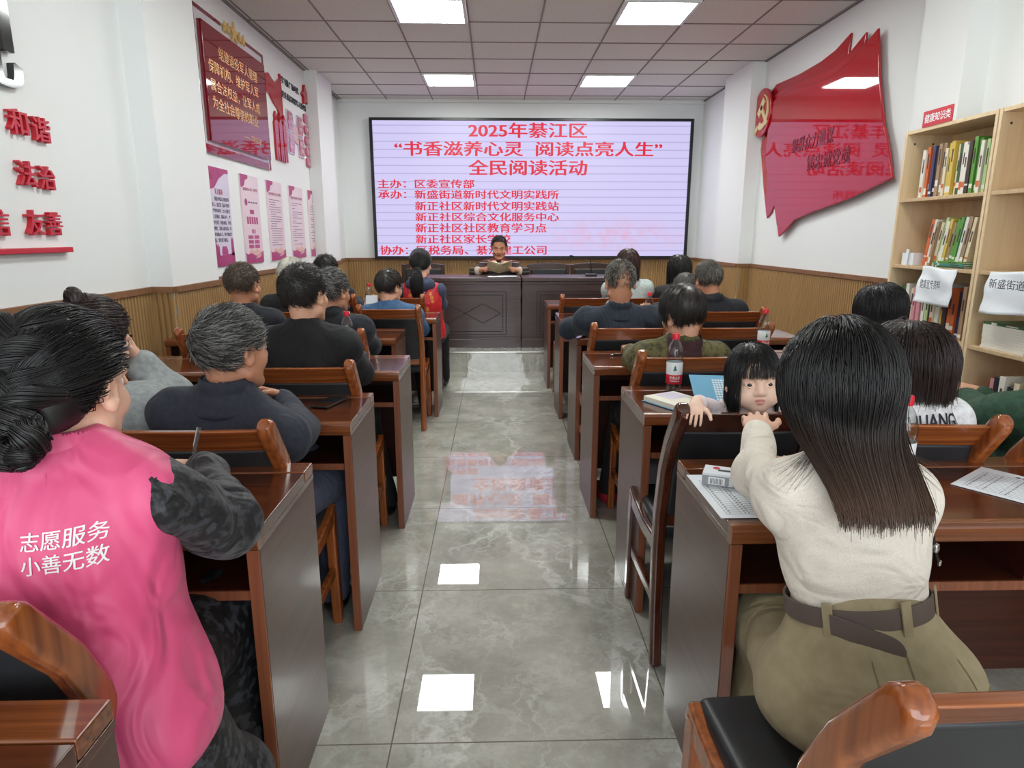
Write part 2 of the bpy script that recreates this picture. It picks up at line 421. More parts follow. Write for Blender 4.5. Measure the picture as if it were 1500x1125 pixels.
# ribbed wainscot
def wainscot(n, p0, p1, nrm, z0, z1):
    p0, p1, nv = Vector((*p0, 0)), Vector((*p1, 0)), Vector((*nrm, 0))
    t = p1 - p0; Lg = t.length; t.normalize()
    k = max(2, round(Lg / 0.034)); st = Lg / k
    prof = []
    for i in range(k):
        a = i * st
        prof += [(a, 0.004), (a + st * 0.3, 0.004), (a + st * 0.4, 0.016), (a + st * 0.9, 0.016)]
    prof.append((Lg, 0.004))
    V = []; F = []
    for s, h in prof:
        q = p0 + t * s + nv * h
        V += [(q.x, q.y, z0), (q.x, q.y, z1)]
    for i in range(len(prof) - 1): F.append([2*i, 2*i+2, 2*i+3, 2*i+1])
    mb = MB(); mb.add(V, F); mb.mi = 1
    def rail(za, zb, th):
        a, b2 = p0, p1
        c = [a, b2, b2 + nv * th, a + nv * th]
        V2 = [(q.x, q.y, za) for q in c] + [(q.x, q.y, zb) for q in c]
        mb.add(V2, [[0,3,2,1],[4,5,6,7],[0,1,5,4],[1,2,6,5],[2,3,7,6],[3,0,4,7]])
    rail(z1, z1 + 0.035, 0.028); rail(z0, z0 + 0.09, 0.02)
    me = bpy.data.meshes.new('trim'); me.from_pydata(mb.v, [], mb.f); me.update()
    o = link('trim_%d' % n, me, [M['rib'], M['ribrail']]); me.polygons.foreach_set('material_index', mb.m)
    o['kind'] = 'structure'
ZW = 1.06
seg = [((XL, YF), (XL, COLL[0][0]), (1, 0), 0), ((XL, COLL[0][0]), (CL, COLL[0][0]), (0, -1), 0), ((CL, COLL[0][0]), (CL, COLL[0][1]), (1, 0), 0),
       ((XL, COLL[0][1]), (XL, DY), (1, 0), 0), ((XL, DY), (XL, COLL[1][0]), (1, 0), DZ), ((XL, COLL[1][0]), (CL, COLL[1][0]), (0, -1), DZ),
       ((CL, COLL[1][0]), (CL, COLL[1][1]), (1, 0), DZ), ((XL, COLL[1][1]), (XL, YB), (1, 0), DZ), ((XL, YB), (XR, YB), (0, -1), DZ),
       ((XR, YF), (XR, COLR[0][0]), (-1, 0), 0), ((CR, COLR[0][0]), (XR, COLR[0][0]), (0, -1), 0), ((CR, COLR[0][0]), (CR, COLR[0][1]), (-1, 0), 0),
       ((XR, COLR[0][1]), (XR, DY), (-1, 0), 0), ((XR, DY), (XR, COLR[1][0]), (-1, 0), DZ), ((CR, COLR[1][0]), (XR, COLR[1][0]), (0, -1), DZ),
       ((CR, COLR[1][0]), (CR, COLR[1][1]), (-1, 0), DZ), ((XR, COLR[1][1]), (XR, YB), (-1, 0), DZ)]
for i, (a, b, n, z) in enumerate(seg): wainscot(i + 2, a, b, n, z, ZW)

# ceiling light panels
def light_panel(x, y, label):
    t = thing('ceiling_light', label, 'ceiling light', (x, y, H), 0, 'square ceiling light panels')
    fr = MB(); o, i, z0, z1 = 0.30, 0.272, -0.022, -0.006
    fr.bx(-o, o, -o, -i, z0, z1); fr.bx(-o, o, i, o, z0, z1); fr.bx(-o, -i, -i, i, z0, z1); fr.bx(i, o, -i, i, z0, z1)
    fr.build('frame', M['panel_frame'], t)
    MB().bx(-i, i, -i, i, -0.018, -0.008).build('diffuser', M['panel'], t)
for x, y, lab in [(-0.522, 8.318, 'square white ceiling light panel above the left part of the screen'),
                  (1.329, 8.318, 'square white light panel in the ceiling, far one of the right row near the flag'),
                  (-0.522, 5.898, 'bright ceiling light panel at the top edge of the photo, left one'),
                  (1.329, 5.898, 'bright ceiling light panel at the top edge of the photo, right one'),
                  (-0.522, 3.478, 'unseen ceiling light panel added to light the near desks, left row'),  # this pair is out of view, added to brighten the near rows
                  (1.329, 3.478, 'unseen ceiling light panel added to light the near desks, right row')
                  ]:
    light_panel(x, y, lab)

# ================================================================ LED SCREEN
SX, SZ = 0.518, 2.022
t = thing('led_screen', 'wide black-framed screen with red Chinese event title on lilac', 'screen', (SX, 9.47, SZ))
w, h = 2.168, 0.90
b = MB(); b.bx(-w - 0.042, w + 0.042, 0.0, 0.07, -h - 0.04, h + 0.036); b.build('cabinet', M['black_frame'], t)
fr = MB()
fr.bx(-w - 0.042, w + 0.042, -0.03, 0.0, h, h + 0.036); fr.bx(-w - 0.042, w + 0.042, -0.03, 0.0, -h - 0.04, -h)
fr.bx(-w - 0.042, -w, -0.03, 0.0, -h, h); fr.bx(w, w + 0.042, -0.03, 0.0, -h, h)
fr.build('frame', M['black_frame'], t, 0.004)
MB().bx(-w, w, -0.008, 0.0, -h, h).build('display', M['screen'], t)
MB().lathe([(0.0, 0), (0.012, 0), (0.012, 0.002)], n=10).build('logo', M['steel'], t).location = (2.0, -0.033, -h - 0.022)
rows = [('2025年綦江区', -0.355, 1.269, 2.703, 2.903), ('“书香滋养心灵  阅读点亮人生”', -1.365, 2.311, 2.465, 2.661),
        ('全民阅读活动', -0.362, 1.281, 2.214, 2.421), ('主办：区委宣传部', -1.613, -0.279, 2.041, 2.160),
        ('承办：新盛街道新时代文明实践所', -1.614, 0.895, 1.900, 2.019), ('新正社区新时代文明实践站', -1.110, 0.897, 1.741, 1.869),
        ('新正社区综合文化服务中心', -1.109, 0.900, 1.596, 1.719), ('新正社区社区教育学习点', -1.114, 0.727, 1.444, 1.575),
        ('新正社区家长学校', -1.116, 0.224, 1.294, 1.421), ('协办：区税务局、綦江建工公司', -1.618, 0.731, 1.140, 1.268)]
for body, x0, x1, z0, z1 in rows:
    lettering([(body, x0 - SX, x1 - SX, z0 - SZ, z1 - SZ)], (0, -0.0095, 0), (1, 0, 0), (0, 0, 1), (0, -1, 0), M['screen_red'], t, bold=0.026)

# ================================================================ LEFT WALL
# raised characters: +y runs to the right when one faces the left wall
def wall_char(ch, y0, y1, z0, z1, material, label, depth=0.024):
    o = lettering([(ch, 0, y1 - y0, 0, z1 - z0)], (0, 0, 0), (0, 1, 0), (0, 0, 1), (1, 0, 0), material, None, 'wall_character', depth, 0.018)
    o.location = (XL, y0, z0)
    tag(o, label, 'wall lettering', 'raised characters on the left wall')
wall_char('观', 2.62, 3.20, 2.02, 2.42, M['black_gloss'], 'large glossy black brush character high on the left wall', 0.03)
for ch, a, bb, z0, z1, where in [('和', 3.07, 3.19, 1.835, 1.945, 'first character of the top red word'), ('谐', 3.215, 3.34, 1.825, 1.935, 'second character of the top red word'),
                      ('法', 3.075, 3.195, 1.618, 1.728, 'first character of the middle red word'), ('治', 3.21, 3.325, 1.612, 1.718, 'second character of the middle red word'),
                      ('诚', 2.72, 2.84, 1.40, 1.51, 'mostly cut off red character at the photo edge'), ('信', 2.86, 2.975, 1.40, 1.51, 'red character at the photo edge beside the lowest word'),
                      ('友', 3.085, 3.2, 1.403, 1.515, 'first character of the lowest red word'), ('善', 3.215, 3.328, 1.403, 1.51, 'second character of the lowest red word')]:
    wall_char(ch, a, bb, z0, z1, M['red_plastic'], where + ' on the left wall')
o = MB().bx(XL, XL + 0.035, 2.3, 3.365, 1.322, 1.347).build('wall_bar', M['red_plastic'], None, 0.003)
tag(o, 'long red bar under the red characters on the left wall', 'wall bar')

def frame_strip(mb, y0, y1, z0, z1, wd, x0, x1):
    mb.bx(x0, x1, y0, y1, z1 - wd, z1); mb.bx(x0, x1, y0, y1, z0, z0 + wd)
    mb.bx(x0, x1, y0, y0 + wd, z0 + wd, z1 - wd); mb.bx(x0, x1, y1 - wd, y1, z0 + wd, z1 - wd)
def star_poly(r):
    return [((r if k % 2 == 0 else r * 0.4) * math.sin(PI * k / 5), (r if k % 2 == 0 else r * 0.4) * math.cos(PI * k / 5)) for k in range(10)]
# slogan board
t = thing('slogan_board', 'large glossy maroon slogan board with gold characters and stars', 'wall board', (XL, 5.08, 2.0))
M['acrylic_white'] = mat('white_acrylic', srgb(222, 222, 226), 0.15, coat=0.5)
MB().bx(0.0, 0.012, 0.0, 1.44, 0.0, 1.0).build('backing', M['acrylic_white'], t, 0.003)
e = MB(); e.bx(0.012, 0.02, 0.0, 0.5, 0.975, 1.0); e.bx(0.012, 0.02, 1.0, 1.44, 0.975, 1.0)
e.bx(0.012, 0.02, 0, 0.02, 0.0, 0.975); e.bx(0.012, 0.02, 1.42, 1.44, 0.0, 0.975); e.bx(0.012, 0.02, 0.02, 1.38, 0.0, 0.06)
e.build('border', M['maroon_gloss'], t)
MB().bx(0.012, 0.045, 0.07, 1.38, 0.085, 0.905).build('panel', M['maroon_gloss'], t, 0.003)
for a, z, r in [(0.56, 0.985, 0.045), (0.62, 0.985, 0.045), (0.74, 0.99, 0.085), (0.86, 0.985, 0.045), (0.94, 0.985, 0.045)]:
    MB().prism([(a + p, z + q) for p, q in star_poly(r)], 'x', 0.02, 0.036).build('star', M['gold'], t)
lettering([('组建退役军人管理', 0.34, 1.16, 0.70, 0.79), ('保障机构、维护军人军', 0.13, 1.16, 0.575, 0.665), ('属合法权益，让军人成', 0.14, 1.17, 0.445, 0.535),
           ('为全社会尊崇的职业', 0.15, 1.10, 0.325, 0.415), ('——习近平', 0.72, 1.15, 0.185, 0.235)], (0.0455, 0, 0), (0, 1, 0), (0, 0, 1), (1, 0, 0), M['gold'], t, depth=0.001, bold=0.0)
# study board: flag bearers, title, hexagons and pills
t = thing('study_board', 'wall display with red flag, three figures, hexagons and pink pills', 'wall display', (XL, 6.55, 2.1))
def wprism(name, poly, material, x0, x1, parent):
    return MB().prism(poly, 'x', x0, x1).build(name, material, parent)
fp = [(0.0, 0.76), (0.09, 0.785), (0.2, 0.75), (0.3, 0.735), (0.42, 0.80), (0.44, 0.80), (0.44, 0.42), (0.40, 0.40), (0.33, 0.50), (0.2, 0.545), (0.1, 0.60), (0.0, 0.605)]
wprism('flag', fp, M['red_gloss'], 0.0, 0.02, t)
MB().bx(0.0, 0.022, 0.44, 0.46, 0.3, 0.85).build('flagpole', M['red_gloss'], t)
for k, (c, zt) in enumerate([(0.22, 0.47), (0.34, 0.47), (0.45, 0.47)]):
    body = [(c-0.05, 0.36), (c-0.025, 0.39), (c-0.03, 0.43), (c, zt), (c+0.03, 0.43), (c+0.025, 0.39), (c+0.055, 0.36), (c+0.05, 0.2), (c+0.045, 0.02), (c+0.012, 0.02), (c, 0.17), (c-0.012, 0.02), (c-0.045, 0.02), (c-0.05, 0.2)]
    wprism('figure', body, M['red_gloss'], 0.0, 0.022 + 0.004 * k, t)
lettering([('学习推广新时代', 0.52, 1.12, 0.785, 0.855), ('经验', 1.45, 1.63, 0.785, 0.875), ('提升基层退役军人管理保障能力', 0.51, 1.64, 0.655, 0.72)],
          (0, 0, 0), (0, 1, 0), (0, 0, 1), (1, 0, 0), M['ink'], t, depth=0.006, bold=0.004)
wprism('badge', [(1.18, 0.82), (1.26, 0.86), (1.3, 0.93), (1.35, 0.87), (1.42, 0.84), (1.38, 0.79), (1.4, 0.73), (1.31, 0.75), (1.24, 0.72), (1.24, 0.79)], M['red_gloss'], 0.0, 0.03, t)
M['pink_tile'] = mat('pink_acrylic', srgb(186, 74, 112), 0.12, coat=0.8)
M['pale_edge'] = mat('pale_acrylic_edge', srgb(206, 190, 208), 0.2, coat=0.5)
M['peach_tile'] = mat('peach_acrylic', srgb(206, 162, 140), 0.2, coat=0.5)
M['pale_text'] = mat('pale_lettering', srgb(236, 220, 226), 0.4)
wprism('centre_tile', [(0.78, 0.28), (0.95, 0.25), (0.97, 0.42), (0.8, 0.46)], M['peach_tile'], 0.0, 0.015, t)
for (c, z, w1) in [(0.7, 0.455, '思想引领'), (0.7, 0.235, '困难帮扶'), (1.06, 0.455, '权益维护'), (1.06, 0.235, '服务保障')]:
    hexa = lambda r, q: [(c - r, z), (c - r * 0.75, z + q), (c + r * 0.75, z + q), (c + r, z), (c + r * 0.75, z - q), (c - r * 0.75, z - q)]
    e = wprism('hexagon', hexa(0.115, 0.105), M['pale_edge'], 0.0, 0.014, t)
    f = wprism('face', hexa(0.095, 0.088), M['pink_tile'], 0.014, 0.02, e)
    lettering([(w1[:2], c - 0.055, c + 0.055, z + 0.008, z + 0.06), (w1[2:], c - 0.055, c + 0.055, z - 0.06, z - 0.012)], (0.021, 0, 0), (0, 1, 0), (0, 0, 1), (1, 0, 0), M['pale_text'], e)
for k, wd in enumerate(['组织管理工作', '拥军优属工作', '安置帮扶工作', '移交接收工作', '就业创业工作']):
    c, z = 1.43, 0.575 - 0.117 * k; w2, h2 = 0.2, 0.048
    pill = [(c + sx * (w2 - 0.04 + 0.04 * math.cos(a)), z + sz * (h2 - 0.03 + 0.03 * math.sin(a))) for sx, sz, rng in
            [(1, 1, (0, 30, 60, 90)), (-1, 1, (90, 60, 30, 0)), (-1, -1, (0, 30, 60, 90)), (1, -1, (90, 60, 30, 0))] for a in map(math.radians, rng)]
    e = wprism('pill', pill, M['pink_tile'], 0.0, 0.02, t)
    lettering([(wd, c - 0.14, c + 0.14, z - 0.022, z + 0.022)], (0.021, 0, 0), (0, 1, 0), (0, 0, 1), (1, 0, 0), M['pale_text'], e)
# five posters in a row
M['poster_pink'] = mat('poster_pale_pink', srgb(226, 208, 214), 0.35, vary=(2.0, srgb(224, 200, 208), 2.0, 0.35, 0.65))
M['poster_lilac'] = mat('poster_lilac', srgb(214, 208, 226), 0.35)
M['poster_magenta'] = mat('poster_magenta', srgb(166, 48, 104), 0.35, vary=((3, 3, 3), srgb(178, 72, 128), 2.0, 0.3, 0.7))
M['poster_peach'] = mat('poster_peach', srgb(222, 180, 168), 0.35)
M['poster_ink'] = mat('poster_ink', srgb(104, 92, 118), 0.5)
M['poster_red'] = mat('poster_red_ink', srgb(172, 50, 92), 0.5)
pos = [(5.09, 5.47), (5.72, 6.14), (6.36, 6.80), (7.04, 7.52), (7.73, 8.20)]
what = ['soldier oath poster with large dark writing, nearest on the left wall', 'poster with pink boxed headings, second from the near end', 'poster dense with small lines of text, middle of five',
        'poster of short indented text lines, fourth from the near end', 'poster of sparse text lines, farthest of five beside the column']
def prx(mb, poly, x0, x1): mb.prism(poly, 'x', x0, x1)
for k, (y0, y1) in enumerate(pos):
    wd, ht = y1 - y0, 0.735
    t = thing('wall_poster', what[k], 'poster', (XL, y0, 1.17), 0, 'posters in a row on the left wall')
    MB().bx(0, 0.012, 0, wd, 0, ht).build('board', M['poster_lilac' if k == 0 else 'poster_pink'], t)
    L = lambda rows, m, b=0.0: lettering(rows, (0.0135, 0, 0), (0, 1, 0), (0, 0, 1), (1, 0, 0), M[m], t, bold=b)
    art = MB()
    if k == 0:
        prx(art, [(0, ht), (wd, ht), (wd, ht-0.03), (wd*0.8, ht-0.035), (wd*0.5, ht-0.08), (wd*0.25, ht-0.15), (0.0, ht-0.17)], 0.012, 0.013)
        prx(art, [(0, 0), (wd, 0), (wd, 0.1), (wd*0.6, 0.085), (0, 0.08)], 0.012, 0.013)
        prx(art, [(wd*0.35, 0.085), (wd*0.65, 0.085), (wd*0.65, 0.12), (wd*0.6, 0.15), (wd*0.4, 0.15), (wd*0.35, 0.12)], 0.012, 0.013)
        for q in (0.06, 0.13, 0.2, 0.88, 0.94): prx(art, [(wd*q-0.018, 0.08), (wd*q+0.018, 0.08), (wd*q+0.012, 0.2 if q > 0.5 or q < 0.1 else 0.15), (wd*q-0.008, 0.22 if q > 0.5 or q < 0.1 else 0.17)], 0.012, 0.013)
        L([('军人誓词', wd*0.25, wd*0.62, 0.535, 0.58)], 'poster_red', 0.02)
        L([(s, wd*a, wd*bb, 0.49 - 0.044*i, 0.52 - 0.044*i) for i, (s, a, bb) in enumerate([('我是中国人民解放军', 0.2, 0.92), ('军人。我宣誓：服从中国共', 0.07, 0.92),
           ('产党的领导，全心全意为', 0.07, 0.92), ('人民服务，服从命令，严', 0.07, 0.92), ('守纪律，英勇顽强，不怕', 0.07, 0.92), ('牺牲，苦练杀敌本领，时', 0.07, 0.92), ('刻准备战斗，绝不叛离军', 0.07, 0.92), ('队，誓死保卫祖国。', 0.07, 0.7)])], 'ink', 0.01)
        MB().prism([(0.05 + p, ht - 0.07 + q) for p, q in star_poly(0.035)], 'x', 0.013, 0.0145).build('star', M['poster_red'], t)
    else:
        prx(art, [(0.0, ht), (wd*0.42, ht), (wd*0.4, ht-0.03), (wd*0.25, ht-0.045), (wd*0.2, ht-0.085), (wd*0.05, ht-0.11), (0, ht-0.105)], 0.012, 0.013)
        prx(art, [(0, 0), (wd, 0), (wd, 0.1), (wd*0.8, 0.075), (wd*0.55, 0.06), (wd*0.3, 0.085), (wd*0.1, 0.075), (0, 0.09)], 0.012, 0.013)
        pe = MB(); pe.prism([(wd*0.15, 0.085), (wd*0.3, 0.12), (wd*0.45, 0.1), (wd*0.62, 0.115), (wd*0.66, 0.17), (wd*0.7, 0.115), (wd*0.9, 0.09), (wd*0.55, 0.064)], 'x', 0.0122, 0.0128)
        pe.prism([(wd*0.5, 0.035), (wd*0.78, 0.045), (wd*0.9, 0.075), (wd*0.65, 0.062)], 'x', 0.0131, 0.0138)
        pe.build('scenery', M['poster_peach'], t)
        L([(['', '基层服务站（点）工作职责', '规范化服务站点工作制度', '退役军人服务工作流程', '工作守则'][k], wd*(0.1 if k < 4 else 0.32), wd*(0.9 if k < 4 else 0.68), 0.605, 0.632)], 'poster_red', 0.01)
        bars = MB()
        rr = random.Random(k)
        if k == 1:
            for q in range(5): art.bx(0.012, 0.0135, wd*(0.2+0.13*q), wd*(0.29+0.13*q), 0.33, 0.39)
            for q in range(3): art.bx(0.012, 0.0135, wd*(0.42+0.08*q), wd*(0.46+0.08*q), 0.25, 0.285)
            for q in range(3):
                for s in (0.2, 0.54): art.bx(0.012, 0.0135, wd*s, wd*(s+0.27), 0.125 + 0.04*q, 0.155 + 0.04*q)
            art.bx(0.012, 0.0135, wd*0.4, wd*0.62, 0.415, 0.45)
            art.lathe([(0.0, 0), (0.03, 0), (0.03, 0.0015), (0.0, 0.0015)], n=14); n14 = 14 * 4
            art.v[-n14:] = [(0.012 + z, wd*0.22 + x, 0.51 + y) for x, y, z in art.v[-n14:]]
            for q in range(4): bars.bx(0.012, 0.0128, wd*(0.34+0.14*q), wd*(0.44+0.14*q), 0.505, 0.517)
        else:
            z = 0.56
            while z > 0.14:
                ln = rr.choice([0.86, 0.86, 0.8, 0.35 if k > 2 else 0.86, 0.5]); st = rr.choice([0.1, 0.16])
                y = st
                while y < ln:
                    q = min(ln, y + rr.uniform(0.06, 0.18)); bars.bx(0.012, 0.0128, wd*y, wd*q, z, z + 0.006); y = q + 0.02
                z -= 0.022 if k == 2 else rr.choice([0.02, 0.02, 0.034])
        bars.build('small_print', M['poster_ink'], t)
    art.build('print', M['poster_magenta'], t)

# ================================================================ RIGHT WALL FLAG SIGN  (+y away from the camera)
t = thing('flag_sign', 'big red glossy three-layer flag sign with gold emblem on right wall', 'wall sign', (XR, 6.2, 1.3))
def ysign(pts, x0, x1, name, material, parent=None):
    return MB().prism([(y - 6.2, z - 1.3) for y, z in pts], 'x', x0, x1).build(name, material, parent or t, 0.006)
main = [(5.20, 2.89), (5.42, 2.80), (5.67, 2.73), (5.95, 2.70), (6.3, 2.72), (6.75, 2.76), (7.09, 2.72), (7.12, 2.2), (6.80, 1.75), (6.62, 1.39), (6.52, 1.43), (6.29, 1.55), (5.92, 1.61), (5.33, 1.69), (4.79, 1.80), (4.9, 2.05), (4.99, 2.21), (5.12, 2.56)]
mid = [(5.40, 2.92), (5.62, 2.83), (5.9, 2.78), (6.3, 2.80), (6.8, 2.82), (7.12, 2.78), (7.2, 2.2), (6.86, 1.75), (6.73, 1.50), (6.6, 1.56), (6.3, 1.7), (5.8, 2.0), (5.41, 2.5)]
back = [(5.67, 2.99), (5.9, 2.92), (6.15, 2.89), (6.57, 2.88), (7.09, 2.90), (7.3, 2.80), (7.36, 2.3), (7.2, 1.9), (7.05, 1.58), (6.95, 1.63), (6.8, 1.8), (6.2, 2.1), (5.68, 2.6)]
ysign(back, -0.02, 0.0, 'back_layer', M['red_gloss']); ysign(mid, -0.04, -0.02, 'middle_layer', M['red_gloss']); ysign(main, -0.06, -0.04, 'front_layer', M['red_gloss'])
disc = [(7.27 + 0.235 * math.cos(a), 2.66 + 0.24 * math.sin(a)) for a in [2 * PI * k / 36 for k in range(36)]]
ysign(disc, -0.075, -0.05, 'emblem_disc', M['red_gloss'])
M['cream'] = mat('cream_acrylic', srgb(226, 202, 150), 0.3, coat=0.3)
em = MB()
cx, cz = 7.24, 2.66
arc = [math.radians(a) for a in range(-125, 86, 12)]
sick = [(cx - 0.155 * math.cos(a), cz + 0.175 * math.sin(a)) for a in arc] + [(cx - 0.02 - 0.105 * math.cos(a), cz + 0.02 + 0.135 * math.sin(a)) for a in arc[::-1]]
em.prism([(y - 6.2, z - 1.3) for y, z in sick], 'x', -0.086, -0.075)
bar = lambda a, b2, wd: [(a[0] + wd * (b2[1]-a[1]) / math.dist(a, b2), a[1] - wd * (b2[0]-a[0]) / math.dist(a, b2)), (b2[0] + wd * (b2[1]-a[1]) / math.dist(a, b2), b2[1] - wd * (b2[0]-a[0]) / math.dist(a, b2)),
                         (b2[0] - wd * (b2[1]-a[1]) / math.dist(a, b2), b2[1] + wd * (b2[0]-a[0]) / math.dist(a, b2)), (a[0] - wd * (b2[1]-a[1]) / math.dist(a, b2), a[1] + wd * (b2[0]-a[0]) / math.dist(a, b2))]
for a, b2, wd in [((7.33, 2.64), (7.20, 2.78), 0.035), ((7.27, 2.72), (7.10, 2.53), 0.022), ((7.33, 2.53), (7.40, 2.47), 0.022)]:
    em.prism([(y - 6.2, z - 1.3) for y, z in bar(a, b2, wd)], 'x', -0.087, -0.075)
em.build('emblem', M['cream'], t)
# raised maroon lettering; facing the right wall, -y runs to the right
M['maroon_text'] = mat('maroon_lettering', srgb(120, 20, 40), 0.3)
lettering([('聚群众力量谋', 0.0, 0.78, 0.0, 0.13), ('铸忠诚党魂', 0.34, 1.08, -0.19, -0.06)], (-0.0605, 6.48 - 6.2, 2.16 - 1.3), (0, -1, 0), (0, 0, 1), (-1, 0, 0), M['maroon_text'], t, depth=0.004, bold=0.0)

# ================================================================ BOOKCASE (two units along the right wall)
BX0, BX1, SH = 2.44, 2.72, [0.08, 0.45, 0.83, 1.21, 1.595, 1.98]
def bookcase_unit(y0, y1, label):
    t = thing('bookcase', label, 'bookcase', (BX0, y0, 0), 0, 'pale wood bookcases along the right wall')
    D, wd = BX1 - BX0, y1 - y0
    for a in (0.0, wd - 0.02): MB().bx(0, D, a, a + 0.02, 0, 2.0).build('side_panel', M['birch'], t, 0.002)
    MB().bx(D - 0.008, D, 0.02, wd - 0.02, 0, 2.0).build('back_panel', M['birch'], t)
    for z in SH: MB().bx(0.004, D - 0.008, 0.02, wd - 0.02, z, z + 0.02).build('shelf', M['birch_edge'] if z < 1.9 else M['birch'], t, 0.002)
    MB().bx(0.03, 0.045, 0.02, wd - 0.02, 0, 0.08).build('plinth', M['birch'], t)
    for z in (1.95, 1.9): 
        o = MB().lathe([(0, 0), (0.006, 0), (0.006, 0.002), (0, 0.002)], n=10).build('screw_cap', M['ink'], t); o.location = (0.05 if z < 1.92 else 0.16, wd - 0.021, 1.93); o.rotation_euler = (PI/2, 0, 0)
bookcase_unit(3.32, 4.06, 'pale wood bookcase under the red category sign, full of books')
bookcase_unit(2.575, 3.315, 'pale wood bookcase cut by the right photo edge with stacked booklets')
BOOKC = {k: mat('book_cover_' + k.replace(' ', '_'), srgb(*c), 0.45) for k, c in {'white': (222, 218, 206), 'orange': (206, 104, 52), 'red': (176, 52, 44), 'navy': (52, 58, 96), 'dark brown': (64, 48, 42), 'tan': (160, 132, 104),
         'yellow': (206, 176, 74), 'cream': (218, 206, 176), 'green': (92, 146, 62), 'dark green': (58, 92, 58), 'teal': (64, 140, 128), 'black': (40, 40, 44), 'pale green': (178, 200, 140), 'pink': (206, 142, 150), 'blue': (74, 104, 150)}.items()}
M['pages'] = mat('book_pages', srgb(228, 222, 206), 0.8)
M['spine_print'] = mat('spine_print', srgb(70, 54, 48), 0.6)
def book_mesh(name, col, th, dp, ht, rr):
    """spine faces -x; width dp along +x, thickness along y, height z"""
    mb = MB(); c = 0.0022
    mb.bx(0, dp, 0, c, 0, ht); mb.bx(0, dp, th - c, th, 0, ht); mb.bx(0, c, c, th - c, 0, ht)
    mb.mi = 1; mb.bx(c, dp - 0.004, c, th - c, 0.003, ht - 0.003)
    mb.mi = 2; a = rr.uniform(0.45, 0.62) * ht
    if th > 0.01: mb.bx(-0.0006, 0, th * 0.3, th * 0.7, a, a + rr.uniform(0.2, 0.32) * ht)
    mb.mi = 3; q = rr.uniform(0.05, 0.2) * ht
    mb.bx(-0.0006, 0, 0.0005, th - 0.0005, q, q + rr.uniform(0.03, 0.16) * ht)
    o = mb.build(name, [BOOKC[col], M['pages'], M['spine_print'], BOOKC['white' if col not in ('white', 'cream') else 'orange']])
    return o
ORD = ['first', 'second', 'third', 'fourth', 'fifth', 'sixth', 'seventh', 'eighth', 'ninth', 'tenth', 'eleventh', 'twelfth', 'thirteenth', 'fourteenth', 'fifteenth', 'sixteenth', 'seventeenth', 'eighteenth', 'nineteenth', 'twentieth', 'twenty-first', 'twenty-second', 'twenty-third', 'twenty-fourth', 'twenty-fifth', 'twenty-sixth']
def book_row(colors, y_far, z, hts, lean, where, group, seed, total):
    rr = random.Random(seed); y = y_far; sc = total / sum(1.0 for _ in colors)
    for i, col in enumerate(colors):
        th = sc * rr.uniform(0.75, 0.97); ht = rr.uniform(*hts); dp = rr.uniform(0.15, 0.19)
        o = book_mesh('book', col, th, dp, ht, rr)
        y -= sc
        o.location = (BX0 + rr.uniform(0.035, 0.055), y, z + 0.0205); o.rotation_euler = (lean, 0, 0)
        tag(o, '%s-spined book, %s from the far end %s' % (col, ORD[i], where), 'book', group)
book_row(['white', 'white', 'orange', 'red', 'navy', 'dark brown', 'tan', 'tan', 'cream', 'yellow', 'yellow', 'cream', 'dark green', 'white', 'white', 'dark brown', 'green', 'green', 'white', 'pale green', 'teal', 'navy'],
         3.955, SH[4], (0.25, 0.285), 0.0, 'of the top shelf', 'books on the top shelf', 3, 0.60)
book_row(['orange', 'white', 'tan', 'cream', 'pale green', 'white', 'yellow', 'tan', 'green', 'green', 'teal', 'white', 'tan', 'cream'],
         3.82, SH[3], (0.24, 0.27), 0.17, 'of the leaning row on the second shelf', 'leaning books on the second shelf', 5, 0.36)
book_row(['dark green', 'white', 'cream', 'pink', 'pink', 'white', 'pale green', 'black', 'cream', 'white', 'yellow', 'dark brown', 'orange', 'orange', 'navy', 'tan'],
         3.96, SH[2], (0.24, 0.29), 0.0, 'of the third shelf behind the hanging paper', 'books on the third shelf', 9, 0.55)
book_row(['pink', 'black', 'white', 'black', 'cream', 'black', 'white'], 3.16, SH[1], (0.2, 0.26), 0.0, 'of the low shelf in the near bookcase', 'books on the low shelf of the near bookcase', 11, 0.26)
rr = random.Random(2)
for k in range(3):
    o = book_mesh('booklet', ['dark green', 'teal', 'green'][k], 0.011, 0.17, 0.24, rr)
    o.rotation_euler = (PI / 2, 0, 0); o.location = (BX0 + 0.012, 3.66 + 0.008 * k, SH[3] + 0.0205 + 0.0115 * k)
    tag(o, '%s booklet lying flat before the leaning books' % ['lowest dark green', 'middle teal', 'topmost green'][k], 'booklet', 'booklets lying flat on the second shelf')
for k in range(10):
    o = book_mesh('booklet', 'white', 0.0125, 0.2, 0.28, rr)
    o.data.materials[0] = BOOKC['dark green'] if k == 9 else BOOKC['white']; o.data.materials[3] = BOOKC['white']; o.data.materials[2] = BOOKC['white']
    o.rotation_euler = (PI / 2, 0, 0); o.location = (BX0 + 0.03, 3.24 + rr.uniform(-0.003, 0.003), SH[2] + 0.0205 + 0.013 * k)
    tag(o, 'thin white booklet in the pile on the near bookcase shelf, %s from the bottom' % ORD[k], 'booklet', 'piled booklets on the near bookcase')
bx = MB(); bx.bx(0, 0.06, 0, 0.11, 0, 0.07)
o = bx.build('paper_box', M['white_paper'], None, 0.002); o.location = (BX0 + 0.03, 3.88, SH[3] + 0.0205); tag(o, 'small white paper box beside the leaning books', 'box')
MB().box((-0.008, 0.05, 0.046), (0.004, 0.025, 0.092), Matrix.Rotation(0.12, 3, 'X')).build('flap', M['white_paper'], o)
